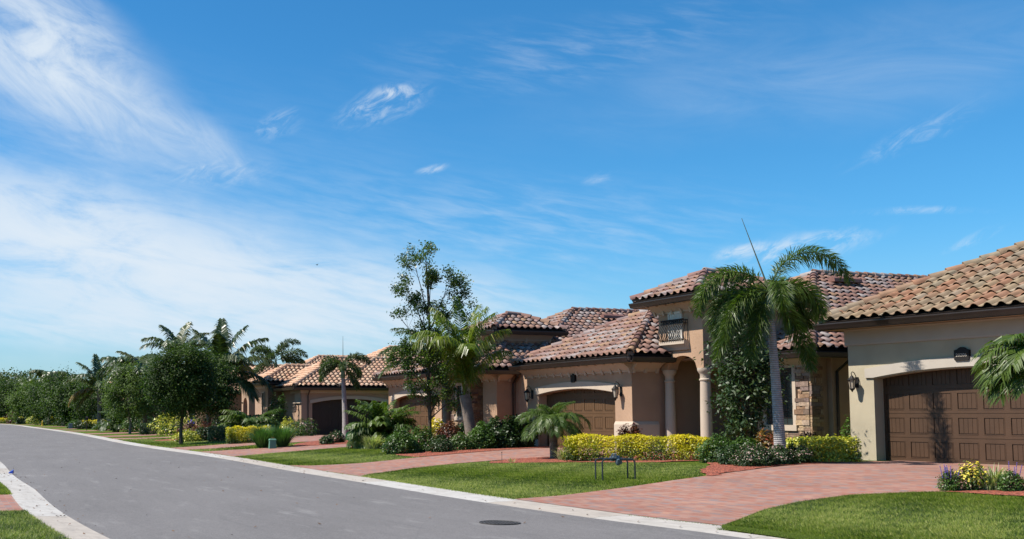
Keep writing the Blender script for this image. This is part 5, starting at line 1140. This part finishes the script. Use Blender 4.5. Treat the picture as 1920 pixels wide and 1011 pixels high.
vv.tube([(-.04, .05, .46), (.14, -.1, .45)], .026, 8); vv.tube([(.07, -.1, .46), (.08, -.18, .43)], .03, 8)
vv.build('valve', M['valve'], e, smooth=True)
# green utility pedestal
x, y = W(511, 46.2); e = empty('utility_box', (x, y, G(x, y)), .2, 'small green plastic utility box in front of the grass clumps', 'utility box')
b_ = MB(); b_.hexa([(-.16, -.13, -.03), (.16, -.13, -.03), (.16, .13, -.03), (-.16, .13, -.03)], [(-.14, -.11, .36), (.14, -.11, .36), (.14, .11, .36), (-.14, .11, .36)]); b_.build('cabinet', M['green_box'], e, bevel=.015)
b_ = MB(); b_.hexa([(-.17, -.14, .36), (.17, -.14, .36), (.17, .14, .36), (-.17, .14, .36)], [(-.13, -.1, .43), (.13, -.1, .43), (.13, .1, .43), (-.13, .1, .43)]); b_.build('lid', M['green_box'], e, bevel=.012)
x, y = W(133, 116); e = empty('utility_box', (x, y, G(x, y)), .1, 'pale grey utility box far down the street', 'utility box')
b_ = MB(); b_.box(-.2, .2, -.18, .18, -.02, .5); b_.build('cabinet', M['valve'], e, bevel=.03); b_ = MB(); b_.box(-.22, .22, -.2, .2, .5, .57); b_.build('lid', M['valve'], e, bevel=.02)
# green disc
x, y = W(657, 43.6); e = empty('lawn_marker', (x, y, G(x, y)), 0, 'bright green round disc on a short stake by the striped grass', 'lawn marker')
b_ = MB(); n_ = 24; b_.ext([(.20*math.cos(2*math.pi*k/n_), .47+.20*math.sin(2*math.pi*k/n_)) for k in range(n_)], 'y', -.012, .012); b_.build('disc', M['green_bright'], e); b_ = MB(); b_.tube([(0, .02, -.05), (0, .02, .35)], .012, 6); b_.build('stake', M['green_bright'], e)
# thin stake at the mulch tip
x, y = W(940, 30.2); b_ = MB(); b_.tube([(0, 0, -.05), (0, 0, .32), (.004, 0, .33)], .006, 6); b_.box(-.012, .012, -.012, .012, .31, .335); o = b_.build('garden_stake', M['iron']); o.location = (x, y, G(x, y)); tag(o, 'thin dark stake at the left tip of the mulch bed', 'stake')
# blue scrap in the gutter
b_ = MB(); b_.hexa([(-.10, -.10, 0), (.10, -.12, 0), (.09, .10, 0), (-.12, .09, 0)], [(-.09, -.09, .03), (.11, -.10, .10), (.08, .1, .13), (-.12, .08, .04)]); o = b_.build('plastic_scrap', M['blue']); o.location = (-7.66, 28.6, .03); o.scale = (.6, .6, .8); tag(o, 'crumpled blue plastic scrap lying in the left gutter', 'litter')
# hydrants
def hydrant(px, Y, lb, m='hydrant'):
    x, y = W(px, Y); e = empty('fire_hydrant', (x, y, G(x, y)), 0, lb, 'fire hydrant')
    b_ = MB(); b_.lathe([(.17, -.02), (.17, .04), (.11, .05), (.11, .42), (.15, .43), (.15, .48), (.13, .5), (.12, .58), (.07, .66), (.03, .68), (.03, .73)], n=14); b_.build('body', M[m], e, smooth=True)
    for s_ in (-1, 1): b_ = MB(); b_.tube([(s_*.1, 0, .36), (s_*.19, 0, .36)], .055, 8); b_.build('nozzle', M[m], e)
hydrant(80, 146, 'yellow fire hydrant on the grass verge far down the street')
# sprinkler style marker post and purple ornament
x, y = W(163, 102); b_ = MB(); b_.tube([(0, 0, -.05), (0, 0, 1.0)], .04, 6); b_.box(-.12, .12, -.06, .06, 1.0, 1.25); b_.hexa([(-.14, -.08, 1.25), (.14, -.08, 1.25), (.14, .08, 1.25), (-.14, .08, 1.25)], [(-.05, -.03, 1.36), (.05, -.03, 1.36), (.05, .03, 1.36), (-.05, .03, 1.36)]); o = b_.build('post_lamp', M['iron']); o.location = (x, y, G(x, y)); tag(o, 'dark low post lamp left of the yellow topped hedge', 'lamp')
x, y = W(357, 62); e = empty('pinwheel', (x, y, G(x, y)), 0, 'purple and blue pinwheel ornament in the shade behind the oak trunk', 'garden ornament')
b_ = MB(); b_.tube([(0, 0, 0), (0, 0, .95)], .012, 5); b_.build('stake', M['iron'], e)
for k in range(6):
    b_ = MB(); w_ = k*math.pi/3; b_.hexa([(0, -.02, .95), (.26*math.cos(w_), -.03, .95+.26*math.sin(w_)), (.24*math.cos(w_+.5), .04, .95+.24*math.sin(w_+.5))], [(0, -.01, .95), (.26*math.cos(w_), -.02, .95+.26*math.sin(w_)), (.24*math.cos(w_+.5), .05, .95+.24*math.sin(w_+.5))]); b_.build('vane', M['flower_purple'] if k % 2 else M['blue'], e)
# bird
bm_ = MB(); bm_.tube([(-.22, 0, 0), (-.1, 0, .02), (.05, 0, .02), (.2, 0, 0)], [.01, .05, .06, .02], 6)
for s_ in (-1, 1): bm_.hexa([(-.06, 0, .02), (.1, 0, .02), (.02, s_*.42, .16), (-.05, s_*.45, .17)], [(-.06, 0, .03), (.1, 0, .03), (.02, s_*.42, .165), (-.05, s_*.45, .175)])
o = bm_.build('bird', M['iron']); rr_ = ray(594, 497); k_ = 190/rr_[1]; o.location = (rr_[0]*k_, 190, CAMZ+rr_[2]*k_); o.rotation_euler = (0, .2, .6); tag(o, 'tiny dark bird gliding high in the sky', 'bird')
# ------------------------------------------------------------------ light and sky
sv = Vector((-1.10, -.07, 1.37)).normalized(); el = math.asin(sv.z); az = math.atan2(sv.x, sv.y)
sl = bpy.data.lights.new('sun', 'SUN'); sl.energy = 5.0; sl.angle = R(.53); sl.color = (1, .93, .84)
so = bpy.data.objects.new('sun', sl); COL.objects.link(so); so.rotation_euler = (-sv).to_track_quat('-Z', 'Y').to_euler(); so.location = (-30, 10, 40)
wd = bpy.data.worlds.new('World'); scene.world = wd; wd.use_nodes = True; nt = wd.node_tree
for n in list(nt.nodes): nt.nodes.remove(n)
def WN(t): return nt.nodes.new(t)
def lk(a, b): nt.links.new(a, b)
def mth(op, a, b=None, c=None, clamp=False):
    n = WN('ShaderNodeMath'); n.operation = op; n.use_clamp = clamp
    for i, v in enumerate((a, b, c)):
        if v is None: continue
        if hasattr(v, 'links'): lk(v, n.inputs[i])
        else: n.inputs[i].default_value = v
    return n.outputs[0]
wo = WN('ShaderNodeOutputWorld'); bg = WN('ShaderNodeBackground'); lk(bg.outputs[0], wo.inputs[0]); bg.inputs['Strength'].default_value = .056
sky = WN('ShaderNodeTexSky'); sky.sky_type = 'NISHITA'; sky.sun_disc = False; sky.sun_elevation = el; sky.sun_rotation = az
sky.altitude = 0; sky.air_density = 1.0; sky.dust_density = .35; sky.ozone_density = 3.0
hs = WN('ShaderNodeHueSaturation'); hs.inputs['Hue'].default_value = .485; hs.inputs['Saturation'].default_value = 1.22; hs.inputs['Value'].default_value = 1.0
lk(sky.outputs[0], hs.inputs['Color'])
tint = WN('ShaderNodeMix'); tint.data_type = 'RGBA'; tint.blend_type = 'MULTIPLY'; tint.inputs[0].default_value = 1.; lk(hs.outputs[0], tint.inputs[6]); tint.inputs[7].default_value = (.66, 1.17, 1.52, 1)
tc = WN('ShaderNodeTexCoord'); sx = WN('ShaderNodeSeparateXYZ'); lk(tc.outputs['Generated'], sx.inputs[0])
azn = mth('ARCTAN2', sx.outputs[0], sx.outputs[1]); hyp = mth('SQRT', mth('ADD', mth('MULTIPLY', sx.outputs[0], sx.outputs[0]), mth('MULTIPLY', sx.outputs[1], sx.outputs[1])))
eln = mth('ARCTAN2', sx.outputs[2], hyp)
def AZ(x): return math.atan((x-CX)/FPX)
def EL(y, x=960): return math.atan((HZ-y)/FPX*math.cos(AZ(x)))
hz = WN('ShaderNodeMix'); hz.data_type = 'RGBA'; _m = WN('ShaderNodeMapRange'); lk(eln, _m.inputs[0])
for _i, _q in enumerate((-.02, .17, .92, .0)): _m.inputs[_i+1].default_value = _q
lk(mth('POWER', _m.outputs[0], 1.7), hz.inputs[0]); lk(tint.outputs[2], hz.inputs[6]); hz.inputs[7].default_value = (4.9, 6.2, 7.3, 1)
cb = WN('ShaderNodeCombineXYZ'); lk(azn, cb.inputs[0]); lk(eln, cb.inputs[1]); P2 = cb.outputs[0]
def fbm(rot, sc, scale, det=8, rough=.6, dist=0., loc=(0, 0, 0)):
    m = WN('ShaderNodeMapping'); m.inputs['Rotation'].default_value = (0, 0, rot); m.inputs['Scale'].default_value = (sc[0], sc[1], 1); m.inputs['Location'].default_value = loc
    # rotate first, then stretch
    m1 = WN('ShaderNodeMapping'); m1.inputs['Rotation'].default_value = (0, 0, rot); lk(P2, m1.inputs[0]); m.inputs['Rotation'].default_value = (0, 0, 0); lk(m1.outputs[0], m.inputs[0])
    n = WN('ShaderNodeTexNoise'); n.inputs['Scale'].default_value = scale; n.inputs['Detail'].default_value = det; n.inputs['Roughness'].default_value = rough; n.inputs['Distortion'].default_value = dist
    lk(m.outputs[0], n.inputs['Vector']); return n.outputs['Fac']
def mr(v, a, b, c=0., d=1.):
    n = WN('ShaderNodeMapRange'); n.interpolation_type = 'SMOOTHSTEP'; lk(v, n.inputs[0])
    for i, q in enumerate((a, b, c, d)): n.inputs[i+1].default_value = q
    return n.outputs[0]
warp = fbm(0, (1, 1), 6, 5, .6, 0, (3, 1, 0)); warpv = mth('MULTIPLY', mth('SUBTRACT', warp, .5), .10)
def mask(x, y, rx, ry, deg, soft=.6, wp=1.):
    """soft ellipse fixed in the sky; x,y,rx,ry in picture units, deg tilt"""
    dx = mth('SUBTRACT', azn, AZ(x)); dy = mth('SUBTRACT', mth('ADD', eln, mth('MULTIPLY', warpv, wp)), EL(y, x)); c, s = math.cos(R(deg)), math.sin(R(deg))
    k = FPX
    u = mth('ADD', mth('MULTIPLY', dx, c*k/rx), mth('MULTIPLY', dy, s*k/rx)); v = mth('ADD', mth('MULTIPLY', dx, -s*k/ry), mth('MULTIPLY', dy, c*k/ry))
    d = mth('SQRT', mth('ADD', mth('MULTIPLY', u, u), mth('MULTIPLY', v, v))); return mr(d, soft*.3, 1., 1., 0.)
fA = fbm(R(33), (1, 2.4), 9, 10, .64, 1.0); fB = fbm(R(8), (1, 3.6), 7, 10, .64, .9, (2, 0, 0)); fC = fbm(R(-25), (1, 2.6), 32, 8, .68, .9, (5, 0, 0)); fD = fbm(R(12), (1, 6.), 18, 8, .6, .3, (1, 4, 0))
def lay(msk, n, a, b, amt): return mth('MULTIPLY', mth('MULTIPLY', msk, mr(n, a, b)), amt)
parts = [
 lay(mask(120, 130, 380, 165, -33, .25, .5), fA, .14, .74, .92),
 lay(mask(40, 60, 280, 160, -30, .2, .5), fA, .18, .66, .80),
 lay(mask(340, 240, 240, 70, -24, .05, .5), fA, .24, .74, .50),
 lay(mask(250, 510, 860, 185, -6, .4, .5), fB, .14, .62, .86),
 lay(mask(90, 410, 520, 120, -10, .4, .5), fB, .20, .60, .78),
 lay(mask(620, 540, 620, 90, -6, .6, .4), fD, .22, .66, .62),
 lay(mask(450, 610, 900, 70, -2, .5, .3), fD, .22, .65, .62),
 lay(mask(100, 420, 1300, 420, -8, .2, .3), fD, .10, .90, .26),
 lay(mask(720, 195, 125, 40, 18, .5, .3), fC, .40, .75, .62),
 lay(mask(745, 168, 50, 20, 5, .4, .3), fC, .36, .66, .7),
 lay(mask(815, 311, 42, 11, 10, .3, .04), fC, .36, .7, .6),
 lay(mask(400, 322, 150, 40, 4, .2, .4), fC, .38, .74, .45),
 lay(mask(520, 225, 70, 32, 18, .4, .2), fC, .42, .7, .4),
 lay(mask(1500, 462, 170, 34, 6, .5, .3), fC, .38, .66, .62),
 lay(mask(1400, 468, 60, 16, 8, .5, .0), fC, .3, .6, .6),
 lay(mask(1735, 394, 120, 10, -5, .2, .15), fC, .38, .8, .5),
 lay(mask(1600, 120, 700, 120, 3, .2, .6), fB, .15, .95, .26),
 lay(mask(1840, 445, 60, 12, 25, .4, .0), fC, .4, .7, .4),
 lay(mask(1000, 420, 620, 130, -4, .2, .5), fD, .34, .85, .30),
 lay(mask(1740, 240, 150, 30, 22, .2, .3), fC, .40, .78, .35),
 lay(mask(1080, 80, 520, 90, 4, .2, .5), fD, .36, .85, .24),
 lay(mask(1130, 330, 40, 14, 10, .4, .0), fC, .4, .7, .3),
]
acc = parts[0]
for p_ in parts[1:]:   # screen
    acc = mth('SUBTRACT', 1., mth('MULTIPLY', mth('SUBTRACT', 1., acc), mth('SUBTRACT', 1., p_)))
mx = WN('ShaderNodeMix'); mx.data_type = 'RGBA'; lk(acc, mx.inputs[0]); lk(hz.outputs[2], mx.inputs[6]); mx.inputs[7].default_value = (7.4, 8.3, 9.2, 1)
lk(mx.outputs[2], bg.inputs['Color'])
scene.view_settings.view_transform = 'Standard'; scene.view_settings.look = 'None'; scene.view_settings.exposure = .86; scene.view_settings.gamma = 1
